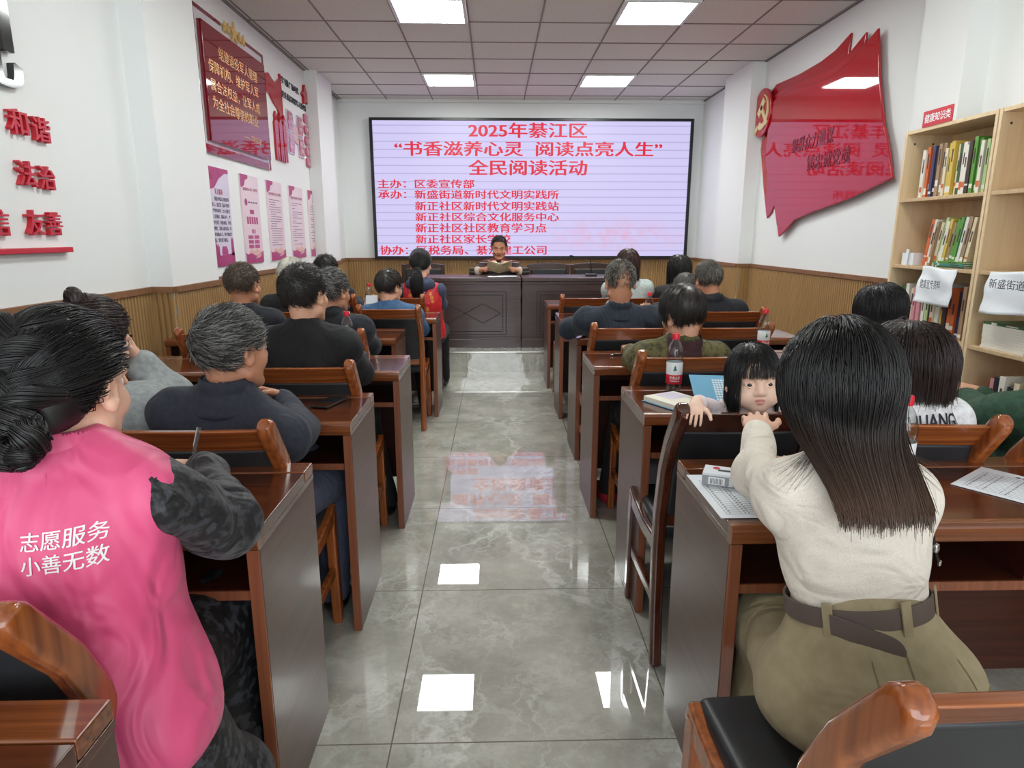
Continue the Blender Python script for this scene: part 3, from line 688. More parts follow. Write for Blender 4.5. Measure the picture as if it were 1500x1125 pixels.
# red category sign on the top, hanging paper notices
t = thing('category_sign', 'small red shelf sign with white characters atop the bookcase', 'sign', (BX0, 3.66, 2.0))
MB().bx(0.0, 0.004, 0, 0.25, 0, 0.085).build('plate', M['label_red'], t)
lettering([('健康知识类', 0.015, 0.235, 0.02, 0.068)], (-0.0005, 0.25, 0), (0, -1, 0), (0, 0, 1), (-1, 0, 0), M['label_white'], t, bold=0.02)
def paper_sheet(name, w2, h2, curl, seed, nx=14, nz=14):
    rr = random.Random(seed); V = []; F = []
    ph = [rr.uniform(0, 6) for _ in range(6)]
    for j in range(nz + 1):
        for i in range(nx + 1):
            u, v = i / nx, j / nz
            xo = -0.012 - curl * (1 - v) * (0.4 + 0.6 * math.sin(2.2 * u + ph[0])) - 0.006 * math.sin(7 * u + ph[1] + 3 * v) - 0.004 * math.sin(11 * v + ph[2] + 5 * u)
            V.append((xo, -w2 * u, h2 * v + 0.006 * math.sin(5 * u + ph[3])))
    for j in range(nz):
        for i in range(nx): F.append([j*(nx+1)+i, j*(nx+1)+i+1, (j+1)*(nx+1)+i+1, (j+1)*(nx+1)+i])
    mb = MB(); mb.add(V, F); me = bpy.data.meshes.new(name); me.from_pydata(mb.v, [], mb.f); me.update()
    me.polygons.foreach_set('use_smooth', [True] * len(me.polygons))
    o = link(name, me, M['white_paper'])
    s = o.modifiers.new('sheet', 'SOLIDIFY'); s.thickness = 0.0006
    return o
o = paper_sheet('paper_notice', 0.27, 0.20, 0.03, 4); o.location = (BX0 - 0.002, 3.71, 1.03); tag(o, 'crumpled white paper notice hanging on the far bookcase shelf', 'paper notice')
lettering([('健康宣传资料', 0.05, 0.22, 0.085, 0.135)], (-0.05, 0, 0), (0, -1, 0), (0, 0, 1), (-1, 0, 0), M['ink'], o, bold=0.01)
o = paper_sheet('paper_notice', 0.34, 0.20, 0.03, 8); o.location = (BX0 - 0.002, 3.19, 1.035); tag(o, 'white paper notice on the near bookcase at the right photo edge', 'paper notice')
lettering([('新盛街道', 0.05, 0.27, 0.12, 0.165)], (-0.05, 0, 0), (0, -1, 0), (0, 0, 1), (-1, 0, 0), M['ink'], o, bold=0.01)
# ================================================================ DESKS
def make_desk(wd):
    """origin: far aisle-side corner on the floor; x 0..wd, y -0.44..0 (0 = far edge)"""
    t = empty('desk')
    D, T = 0.44, 0.785
    # main top with a rounded near nosing
    def nose(y0, y1, z0, z1, r, n=5):
        pts = [(y1, z0), (y1, z1)]
        for k in range(n + 1):
            a = PI / 2 + (PI / 2) * k / n; pts.append((y0 + r + r * math.cos(a), z1 - r + r * math.sin(a)))
        for k in range(n + 1):
            a = PI + (PI / 2) * k / n; pts.append((y0 + r + r * math.cos(a), z0 + r + r * math.sin(a)))
        return pts
    m1 = MB(); m1.bx(0.0, wd, -D + 0.03, -0.081, T - 0.03, T); m1.build('desktop', M['desk_x'], t, 0.002)
    m2 = MB(); m2.prism(nose(-D, -D + 0.03, T - 0.045, T + 0.001, 0.014), 'x', 0.0, wd); m2.build('nosing', M['desk_edge'], t, smooth=True)
    MB().bx(0.0, wd, -0.078, 0.0, T - 0.03, T + 0.002).build('pen_ledge', M['desk_edge'], t, 0.004)
    MB().bx(0.03, wd - 0.03, -0.086, -0.077, T - 0.03, T - 0.008).build('groove', M['podium_groove'], t)
    for a in (0.0, wd - 0.03):
        s = MB(); s.bx(a, a + 0.03, -D + 0.012, -0.004, 0.0, T - 0.045); s.mi = 1; s.bx(a + 0.001, a + 0.029, -D + 0.008, -D + 0.012, 0.0, T - 0.045)
        s.mi = 2; s.bx(a + 0.0, a + 0.03, -D + 0.03, 0.0, T - 0.045, T - 0.0305)
        s.build('side_panel', [M['desk_z'], M['desk_front_edge'], M['desk_x']], t, 0.0015)
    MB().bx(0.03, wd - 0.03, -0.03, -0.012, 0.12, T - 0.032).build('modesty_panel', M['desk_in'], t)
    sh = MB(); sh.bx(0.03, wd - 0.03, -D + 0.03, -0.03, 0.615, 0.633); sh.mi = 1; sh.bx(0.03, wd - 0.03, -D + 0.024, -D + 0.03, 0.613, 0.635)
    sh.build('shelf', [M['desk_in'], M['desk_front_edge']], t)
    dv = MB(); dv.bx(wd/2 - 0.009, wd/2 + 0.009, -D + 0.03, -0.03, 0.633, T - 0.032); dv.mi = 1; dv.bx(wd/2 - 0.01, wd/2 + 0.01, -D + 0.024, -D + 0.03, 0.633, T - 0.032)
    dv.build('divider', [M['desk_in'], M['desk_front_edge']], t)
    c = MB().lathe([(0, 0), (0.008, 0), (0.008, 0.003), (0, 0.003)], n=12).build('screw_cap', M['label_white'], t); c.location = (wd/2 + 0.0095, -0.2, 0.69); c.rotation_euler = (0, PI / 2, 0)
    return t
DESK_PROTO = make_desk(1.4)
DESKS = [  # aisle x, far y, side, label
 (-0.525, 0.79, -1, 'dark red wood desk at the bottom left corner of the photo'),
 (-0.51, 1.74, -1, 'glossy wood desk where the pink-vested woman writes'),
 (-0.49, 2.57, -1, 'glossy wood desk with a black phone on it'),
 (-0.45, 3.42, -1, 'wood desk before the man in the plain black jacket'),
 (-0.612, 4.43, -1, 'wood desk set back from the aisle on the left, behind the blue-shirted man'),
 (-0.455, 5.45, -1, 'wood desk reflecting the red vest, in front of the blue-shirted man'),
 (-0.495, 6.42, -1, 'frontmost wood desk on the left of the aisle, by the red-vested woman'),
 (0.51, 1.74, 1, 'glossy wood desk the woman in the cream sweater leans on'),
 (0.525, 2.66, 1, 'wood desk with the open blue book and a water bottle by the aisle'),
 (0.475, 3.52, 1, 'wood desk with a pen lying on it, before the olive-jacketed person'),
 (0.50, 4.40, 1, 'wood desk the man in the navy pinstripe suit leans on'),
 (0.49, 5.36, 1, 'small-looking wood desk beyond the navy-suited man right of the aisle'),
 (0.48, 6.42, 1, 'frontmost wood desk on the right of the aisle, near the podium')]
for i, (x, y, s, lab) in enumerate(DESKS):
    o = DESK_PROTO if i == 0 else copy_tree(DESK_PROTO)
    o.location = (x if s > 0 else x - 1.4, y, 0); tag(o, lab, 'desk', 'audience desks in two columns')

# ================================================================ CHAIRS
def make_chair(dark=False):
    """origin on the floor under the middle of the seat; faces +y; rear posts at y=-0.21"""
    t = empty('chair'); wd = M['chair_dark'] if dark else M['chair_wood']; rl = M['chair_dark'] if dark else M['chair_rail']
    hx = 0.2
    def side_poly(pts, th):   # offset a centre line in the y-z plane
        L_, R_ = [], []
        for i, (y, z, w2) in enumerate(pts):
            a = Vector(pts[max(0, i-1)][:2]); b2 = Vector(pts[min(len(pts)-1, i+1)][:2]); d = (b2 - a).normalized()
            L_.append((y - d.y * w2, z + d.x * w2)); R_.append((y + d.y * w2, z - d.x * w2))
        return L_ + R_[::-1]
    post = [(-0.215, 0.0, 0.020), (-0.19, 0.2, 0.022), (-0.175, 0.42, 0.026), (-0.185, 0.55, 0.027), (-0.22, 0.70, 0.027), (-0.27, 0.80, 0.027), (-0.335, 0.885, 0.028), (-0.358, 0.915, 0.028), (-0.368, 0.932, 0.020), (-0.372, 0.94, 0.010)]
    for s in (-1, 1):
        MB().prism(side_poly(post, 0), 'x', s * hx - 0.02, s * hx + 0.02).build('rear_post', wd, t, 0.016, seg=4)
        leg = [(0.215, 0.0, 0.02), (0.205, 0.2, 0.022), (0.195, 0.4, 0.026), (0.19, 0.45, 0.02)]
        MB().prism(side_poly(leg, 0), 'x', s * hx - 0.018, s * hx + 0.018).build('front_leg', wd, t, 0.008)
        sr = [(-0.19, 0.42, 0.028), (0.0, 0.41, 0.026), (0.15, 0.425, 0.03), (0.22, 0.45, 0.026)]
        MB().prism(side_poly(sr, 0), 'x', s * (hx + 0.002) - 0.014, s * (hx + 0.002) + 0.014).build('seat_rail', wd, t, 0.008)
        MB().prism([(-0.19, 0.2), (0.2, 0.2), (0.2, 0.235), (-0.19, 0.235)], 'x', s * hx - 0.011, s * hx + 0.011).build('stretcher', wd, t, 0.004)
    # curved top rail, lower rail, leather pad
    def bent(z0, z1, y0, y1, depth, th, name, m, bev, n=8):
        mb = MB(); V = []; F = []
        for i in range(n + 1):
            u = -1 + 2 * i / n; x = u * (hx - 0.012); dy = -depth * (1 - u * u)
            V += [(x, y0 + dy - th, z0), (x, y0 + dy, z0), (x, y1 + dy, z1), (x, y1 + dy - th, z1)]
        for i in range(n):
            for k in range(4): F.append([4*i+k, 4*i+(k+1) % 4, 4*i+4+(k+1) % 4, 4*i+4+k])
        F += [[0, 1, 2, 3][::-1], [4*n, 4*n+1, 4*n+2, 4*n+3]]
        mb.add(V, F); return mb.build(name, m, t, bev)
    bent(0.835, 0.908, -0.265, -0.325, 0.006, 0.026, 'top_rail', rl, 0.006)
    bent(0.49, 0.535, -0.165, -0.172, 0.012, 0.024, 'lower_rail', rl, 0.005)
    bent(0.53, 0.84, -0.17, -0.262, 0.012, 0.03, 'back_pad', M['leather'], 0.012)
    MB().bx(-0.195, 0.195, -0.17, 0.225, 0.425, 0.478).build('seat', M['leather'], t, 0.022, seg=3)
    MB().bx(-0.185, 0.185, 0.19, 0.215, 0.39, 0.43).build('front_apron', wd, t, 0.004)
    return t
CHAIR_A = make_chair(False); CHAIR_B = make_chair(True)
CHAIRS = [  # x, y (seat middle), yaw, label, dark
 (-0.83, 1.13, 0.0, 'chair at the left edge under the pink-vested woman, black pad'),
 (0.615, 0.955, 0.05, 'honey-coloured wooden chair at the bottom right under the seated woman in cream'),
 (-0.79, 1.99, 0.0, 'wooden chair under the grey-haired man in the navy jacket'),
 (-1.30, 1.99, 0.0, 'wooden chair under the woman in the grey hoodie'),
 (-0.755, 2.82, 0.0, 'wooden chair under the man in the plain black jacket'),
 (-0.885, 3.69, 0.0, 'wooden chair under the dark-jacketed man with salt-and-pepper hair'),
 (-1.46, 3.74, 0.12, 'wooden chair under the close-cropped man by the left wall'),
 (-0.73, 4.86, 0.0, 'wooden chair standing in the aisle edge under the man in blue'),
 (-1.35, 4.72, 0.0, 'wooden chair under the white-haired person on the left'),
 (-0.79, 5.70, 0.0, 'wooden chair under the ponytailed woman in the red vest'),
 (-1.35, 5.72, 0.0, 'wooden chair under the dark-haired person near the far left wall'),
 (0.725, 2.13, 0.0, 'dark worn wooden chair the toddler holds on to'),
 (1.165, 2.0, -0.1, 'orange-brown wooden chair behind the desk with the printed sheet, near white shirt'),
 (1.63, 2.0, 0.12, 'wooden chair at the right edge under the person in green'),
 (0.80, 3.0, 0.0, 'wooden chair under the person in the olive jacket'),
 (1.63, 2.92, -0.12, 'wooden chair with curved post in front of the bookcase'),
 (0.735, 3.88, 0.0, 'wooden chair under the man in the navy pinstripe suit'),
 (1.30, 3.88, 0.0, 'empty wooden chair in the row beyond the olive jacket, right of the suit'),
 (1.58, 4.66, 0.0, 'wooden chair under the grey-haired man in the navy coat'),
 (0.80, 4.66, 0.0, 'empty wooden chair just beyond the navy-suited man'),
 (0.74, 5.64, 0.0, 'empty wooden chair in the front row by the aisle on the right'),
 (1.16, 5.64, 0.0, 'front row wooden chair under the woman in the pale denim jacket'),
 (1.60, 5.64, 0.0, 'front row wooden chair under the long black-haired person')]
DARK = {11}
fa = fb = True
for i, (x, y, a, lab) in enumerate(CHAIRS):
    if i in DARK: o = CHAIR_B
    elif fa: o = CHAIR_A; fa = False
    else: o = copy_tree(CHAIR_A)
    o.location = (x, y, 0); o.rotation_euler = (0, 0, a); tag(o, lab, 'chair', 'wooden audience chairs with black pads')

# ================================================================ PODIUM TABLE AND ITS CHAIRS
def podium(x0, x1, label):
    t = thing('podium_table', label, 'table', (x0, 7.02, DZ), 0, 'dark panelled tables on the dais')
    wd = x1 - x0
    MB().bx(-0.0, wd, -0.02, 0.55, 0.705, 0.75).build('tabletop', M['podium'], t, 0.008)
    MB().bx(0.0, wd, -0.012, 0.008, 0.68, 0.703).build('cornice', M['podium'], t, 0.004)
    MB().bx(0.005, wd - 0.005, 0.0, 0.03, 0.0, 0.70).build('front_panel', M['podium'], t)
    for a in (0.005, wd - 0.035): MB().bx(a, a + 0.03, 0.03, 0.53, 0, 0.70).build('side_panel', M['podium'], t)
    MB().bx(-0.002, wd + 0.002, -0.012, 0.0, 0.0, 0.09).build('plinth', M['podium'], t, 0.004)
    g = MB()
    def line(pts, wdt=0.004):
        for (a, b2) in zip(pts, pts[1:]):
            d = Vector((b2[0]-a[0], 0, b2[1]-a[1])); ln = d.length; ang = math.atan2(d.z, d.x)
            g.box(((a[0]+b2[0])/2, -0.0005, (a[1]+b2[1])/2), (ln, 0.002, wdt * 2), Matrix.Rotation(-ang, 3, 'Y'))
    for (i0, z0, z1) in [(0.16, 0.14, 0.60), (0.195, 0.175, 0.565)]: line([(i0, z0), (wd - i0, z0), (wd - i0, z1), (i0, z1), (i0, z0)], 0.004)
    c = wd / 2; zc = 0.37
    for k in (-1, 1):
        r = 0.19; m = c + k * r
        line([(m - r, zc), (m, zc + 0.105), (m + r, zc), (m, zc - 0.105), (m - r, zc)], 0.004)
    line([(0.01, 0.115), (wd - 0.01, 0.115)], 0.003)
    g.build('inlay_lines', M['podium_groove'], t)
podium(-0.92, 0.275, 'dark panelled table on the dais in front of the reading man')
podium(0.285, 1.48, 'dark panelled table on the dais carrying the gooseneck microphone')
def podium_chair(x, y, label):
    t = thing('podium_chair', label, 'chair', (x, y, DZ), 0, 'dark chairs behind the podium')
    for s in (-1, 1):
        MB().bx(s*0.24 - 0.022, s*0.24 + 0.022, 0.2, 0.245, 0, 0.84).build('rear_post', M['podium_chair'], t, 0.006)
        MB().bx(s*0.24 - 0.02, s*0.24 + 0.02, -0.22, -0.18, 0, 0.45).build('front_leg', M['podium_chair'], t, 0.005)
    V = []; n = 8; mb = MB()
    for i in range(n + 1):
        u = -1 + 2*i/n; V += [(u*0.225, 0.21, 0.79), (u*0.225, 0.24, 0.79), (u*0.225, 0.24, 0.838 + 0.02*(1-u*u)), (u*0.225, 0.21, 0.838 + 0.02*(1-u*u))]
    F = [[4*i+k, 4*i+(k+1) % 4, 4*i+4+(k+1) % 4, 4*i+4+k] for i in range(n) for k in range(4)] + [[3, 2, 1, 0], [4*n, 4*n+1, 4*n+2, 4*n+3]]
    mb.add(V, F); mb.build('top_rail', M['podium_chair'], t, 0.004)
    MB().bx(-0.215, 0.215, 0.195, 0.24, 0.52, 0.785).build('back_pad', M['leather'], t, 0.015)
    MB().bx(-0.23, 0.23, -0.22, 0.2, 0.42, 0.48).build('seat', M['leather'], t, 0.02)
for x, lab in [(-0.88, 'dark podium chair behind the ponytailed woman'), (0.05, 'podium chair under the reading man'), (0.655, 'empty podium chair right beside the reading man'), (1.19, 'empty podium chair behind the microphone')]:
    podium_chair(x, 7.95, lab)
# ================================================================ BLENDED-VOLUME MODELLING (bodies, clothes, hair caps)
def smin(a, b, k):
    if k <= 0: return np.minimum(a, b)
    h = np.clip(0.5 + 0.5 * (b - a) / k, 0, 1)
    return b + (a - b) * h - k * h * (1 - h)
def rot_from(axis_z, axis_y=None):
    z = np.array(axis_z, float); z /= np.linalg.norm(z)
    y = np.array(axis_y if axis_y is not None else (0, 1, 0), float); y -= z * (y @ z)
    if np.linalg.norm(y) < 1e-5: y = np.array((1.0, 0, 0)); y -= z * (y @ z)
    y /= np.linalg.norm(y); x = np.cross(y, z)
    return np.stack([x, y, z], 1)      # columns = axes
def Rz(a): c, s = math.cos(a), math.sin(a); return np.array([[c, -s, 0], [s, c, 0], [0, 0, 1.0]])
def Rx(a): c, s = math.cos(a), math.sin(a); return np.array([[1.0, 0, 0], [0, c, -s], [0, s, c]])
def Ry(a): c, s = math.cos(a), math.sin(a); return np.array([[c, 0, s], [0, 1.0, 0], [-s, 0, c]])

class Vol:
    def __init__(s, h): s.h = h; s.ops = []
    def _add(s, fn, lo, hi, k, op): s.ops.append((fn, np.array(lo, float), np.array(hi, float), k, op)); return s
    def ell(s, c, r, R=None, k=0.02, op='u'):
        c = np.array(c, float); r = np.array(r, float) * np.ones(3); R = np.eye(3) if R is None else R
        m = np.abs(R) @ r
        def fn(P):
            q = (P - c) @ R; k0 = np.linalg.norm(q / r, axis=-1); k1 = np.linalg.norm(q / (r * r), axis=-1) + 1e-9
            return k0 * (k0 - 1) / k1
        return s._add(fn, c - m, c + m, k, op)
    def cap(s, a, b, ra, rb=None, k=0.02, op='u', flat=None):
        """tapered capsule; flat=(axis, factor): thickness along axis times factor"""
        a = np.array(a, float); b = np.array(b, float); rb = ra if rb is None else rb; d = b - a; dd = d @ d + 1e-12
        if flat is not None: ax = np.array(flat[0], float); ax /= np.linalg.norm(ax); f = 1.0 / flat[1] - 1
        def fn(P):
            q = P - a; t = np.clip((q @ d) / dd, 0, 1); v = q - t[..., None] * d
            if flat is not None: v = v + (v @ ax)[..., None] * ax * f
            return np.linalg.norm(v, axis=-1) - (ra + (rb - ra) * t)
        m = max(ra, rb) * (flat[1] if flat is not None and flat[1] > 1 else 1)
        return s._add(fn, np.minimum(a, b) - m, np.maximum(a, b) + m, k, op)
    def chain(s, pts, rs, k=0.02, op='u', flat=None):
        for i in range(len(pts) - 1): s.cap(pts[i], pts[i+1], rs[i], rs[i+1], k, op, flat)
        return s
    def fun(s, fn, lo, hi, k=0.0, op='u'): return s._add(fn, lo, hi, k, op)
    def mesh(s, disp=None):
        h = s.h
        us = [o for o in s.ops if o[4] == 'u']
        lo = np.min([o[1] for o in us], 0) - 3 * h; hi = np.max([o[2] for o in us], 0) + 3 * h
        n = np.ceil((hi - lo) / h).astype(int) + 1
        D = np.full(n, 1.0, np.float32)
        ax = [lo[i] + h * np.arange(n[i]) for i in range(3)]
        for fn, a, b, k, op in s.ops:
            pad = 3 * h + k
            i0 = np.clip(np.floor((a - pad - lo) / h).astype(int), 0, n); i1 = np.clip(np.ceil((b + pad - lo) / h).astype(int) + 1, 0, n)
            if np.any(i1 <= i0): continue
            sl = tuple(slice(i0[i], i1[i]) for i in range(3))
            P = np.stack(np.meshgrid(*[ax[i][sl[i]] for i in range(3)], indexing='ij'), -1)
            d = fn(P).astype(np.float32)
            if op == 'u': D[sl] = smin(D[sl], d, k)
            elif op == 's': D[sl] = -smin(-D[sl], d, k)
            elif op == 'i': D[sl] = -smin(-D[sl], -d, k)
        if disp is not None:
            m = np.abs(D) < 0.03
            idx = np.nonzero(m); P = np.stack([ax[i][idx[i]] for i in range(3)], -1)
            D[m] += disp(P).astype(np.float32)
        return nets(D, lo, h)

def nets(D, lo, h):
    S = D < 0
    n = np.array(D.shape) - 1
    cnt = np.zeros(n, np.int8)
    for dx in (0, 1):
        for dy in (0, 1):
            for dz in (0, 1): cnt += S[dx:n[0]+dx, dy:n[1]+dy, dz:n[2]+dz]
    act = (cnt > 0) & (cnt < 8)
    ci = np.argwhere(act); idm = np.full(n, -1, np.int64); idm[act] = np.arange(len(ci))
    acc = np.zeros((len(ci), 3)); num = np.zeros(len(ci))
    cor = [(a, b, c) for a in (0, 1) for b in (0, 1) for c in (0, 1)]
    for p in cor:
        for axn in range(3):
            if p[axn]: continue
            q = list(p); q[axn] = 1
            d0 = D[ci[:, 0]+p[0], ci[:, 1]+p[1], ci[:, 2]+p[2]]; d1 = D[ci[:, 0]+q[0], ci[:, 1]+q[1], ci[:, 2]+q[2]]
            m = (d0 < 0) != (d1 < 0)
            t = np.where(m, d0 / np.where(m, d0 - d1, 1), 0)
            e = np.tile(np.array(p, float), (len(ci), 1)); e[:, axn] += t
            acc += e * m[:, None]; num += m
    V = lo + h * (ci + acc / num[:, None])
    Q = []
    for axn in range(3):
        o = [0, 1, 2]; o.remove(axn); u, v = o
        s0 = [slice(None)] * 3; s1 = [slice(None)] * 3; s0[axn] = slice(0, -1); s1[axn] = slice(1, None)
        ch = S[tuple(s0)] != S[tuple(s1)]
        e = np.argwhere(ch)
        e = e[(e[:, u] > 0) & (e[:, v] > 0) & (e[:, u] < n[u]) & (e[:, v] < n[v])]
        def cell(du, dv):
            c = e.copy(); c[:, u] += du; c[:, v] += dv; return idm[c[:, 0], c[:, 1], c[:, 2]]
        q = np.stack([cell(-1, -1), cell(0, -1), cell(0, 0), cell(-1, 0)], 1)
        ins = S[e[:, 0], e[:, 1], e[:, 2]]
        flip = ~ins if axn != 1 else ins
        q[flip] = q[flip][:, ::-1]
        Q.append(q)
    return V, np.concatenate(Q)

def join_meshes(parts):
    V = []; F = []; b = 0
    for v, f in parts: V.append(v); F.append(f + b); b += len(v)
    return np.concatenate(V), np.concatenate(F)
def vol_object(name, parts, mats, origin, parent=None, pick=None):
    V, F = join_meshes(parts)
    mi = None
    if pick is not None: mi = [pick(V[F].mean(1))]
    me = fast_mesh(name, V - np.array(origin), [F], mi)
    return link(name, me, mats, parent)
def wrinkle(seed, amp, f=22.0, stretch=(1, 1, 1)):
    r = np.random.default_rng(seed); A = r.normal(size=(5, 3)); ph = r.uniform(0, 6.3, 5); st = np.array(stretch)
    A /= np.linalg.norm(A, axis=1)[:, None]
    def fn(P):
        P = P * st; w = np.sin(P @ A[3] * f * 0.5 + ph[3]) * 0.8 + np.sin(P @ A[4] * f * 0.7 + ph[4]) * 0.6
        return amp * (np.sin(P @ A[0] * f + 1.6 * w + ph[0]) * 0.6 + np.sin(P @ A[1] * f * 1.7 + 1.2 * w + ph[1]) * 0.4 + np.sin(P @ A[2] * f * 2.7 + w + ph[2]) * 0.2)
    return fn

# ---------------------------------------------------------------- strands
def strand_mesh(name, S, width, mat_, origin, parent, taper=0.35):
    """S (n, steps, 3) centre lines -> three-sided tapering tubes"""
    n, k, _ = S.shape
    T = np.gradient(S, axis=1); T /= np.linalg.norm(T, axis=2, keepdims=True) + 1e-9
    A = np.cross(T, np.array([0.31, 0.77, 0.55])); A /= np.linalg.norm(A, axis=2, keepdims=True) + 1e-9
    B = np.cross(T, A)
    w = (np.asarray(width).reshape(-1, 1) * np.linspace(1, taper, k)[None])[:, :, None]
    V = np.stack([S + w * (math.cos(a) * A + math.sin(a) * B) for a in (0, 2.094, 4.189)], 2)   # n,k,3,3
    idx = np.arange(n * k * 3).reshape(n, k, 3)
    q = []
    for j in range(3):
        j2 = (j + 1) % 3
        q.append(np.stack([idx[:, :-1, j], idx[:, :-1, j2], idx[:, 1:, j2], idx[:, 1:, j]], -1).reshape(-1, 4))
    me = fast_mesh(name, V.reshape(-1, 3) - np.array(origin), [np.concatenate(q)])
    return link(name, me, mat_, parent)

def hair_mat(name, c1, c2, rough=0.38, tip=None, p0=0.0):
    """strand-by-strand colour; tip=(z_low, z_high, colour at the low end): dyed ends by height"""
    m = bpy.data.materials.new(name); m.use_nodes = True; nt = m.node_tree; L = nt.links.new; b = nt.nodes['Principled BSDF']
    g = nt.nodes.new('ShaderNodeNewGeometry'); r = nt.nodes.new('ShaderNodeValToRGB')
    r.color_ramp.elements[0].color = (*c1, 1); r.color_ramp.elements[1].color = (*c2, 1)
    L(g.outputs['Random Per Island'], r.inputs['Fac']); r.color_ramp.elements[0].position = p0
    out = r.outputs['Color']
    if tip:
        s = nt.nodes.new('ShaderNodeSeparateXYZ'); L(g.outputs['Position'], s.inputs[0])
        mr = nt.nodes.new('ShaderNodeMapRange'); mr.inputs['From Min'].default_value = tip[0]; mr.inputs['From Max'].default_value = tip[1]
        L(s.outputs['Z'], mr.inputs['Value'])
        mx = nt.nodes.new('ShaderNodeMix'); mx.data_type = 'RGBA'; L(mr.outputs['Result'], mx.inputs['Factor']); mx.inputs['A'].default_value = (*tip[2], 1); L(out, mx.inputs['B']); out = mx.outputs['Result']
    L(out, b.inputs['Base Color']); b.inputs['Roughness'].default_value = rough; b.inputs['Specular IOR Level'].default_value = 0.6
    return m
HM = {'black': hair_mat('black_hair', srgb(14, 13, 14), srgb(30, 27, 27)), 'soft_black': hair_mat('soft_black_hair', srgb(22, 19, 18), srgb(46, 38, 34)),
      'salt': hair_mat('grey_streaked_hair', srgb(30, 28, 27), srgb(176, 174, 168), 0.45, None, 0.45), 'grey': hair_mat('grey_hair', srgb(46, 42, 39), srgb(158, 154, 144), 0.45, None, 0.3),
      'white': hair_mat('white_hair', srgb(150, 146, 134), srgb(222, 218, 204), 0.5), 'brown': hair_mat('brown_hair', srgb(40, 24, 20), srgb(82, 52, 42)),
      'dark_brown': hair_mat('dark_brown_hair', srgb(28, 18, 17), srgb(60, 42, 38)), 'stubble': hair_mat('cropped_brown_hair', srgb(50, 40, 34), srgb(112, 94, 78), 0.5),
      'ombre': hair_mat('black_to_brown_hair', srgb(16, 15, 15), srgb(34, 31, 31), 0.33, (0.94, 1.09, srgb(86, 63, 50)))}
def skin_mat(name, c, c2):
    return mat(name, c, 0.48, sss=0.12, vary=(14.0, c2, 3.0, 0.35, 0.7), bump=(380.0, 0.12, 2.0, 0.0006))
SK = {'child': skin_mat('child_skin', srgb(240, 198, 174), srgb(246, 210, 188)), 'fair': skin_mat('fair_skin', srgb(226, 176, 150), srgb(234, 190, 166)), 'tan': skin_mat('tanned_skin', srgb(186, 128, 98), srgb(198, 142, 112)), 'mid': skin_mat('medium_skin', srgb(206, 152, 122), srgb(216, 166, 138))}
LIP = {'child': mat('child_lip_skin', srgb(222, 150, 140), 0.4, sss=0.1), 'fair': mat('lip_skin', srgb(216, 142, 130), 0.4, sss=0.1), 'tan': mat('lip_skin_tanned', srgb(150, 88, 74), 0.45), 'mid': mat('lip_skin_medium', srgb(176, 104, 92), 0.45)}
EYE_W = mat('eye_white', srgb(232, 228, 222), 0.15, coat=0.6); EYE_B = mat('eye_iris_dark', srgb(12, 9, 8), 0.12)

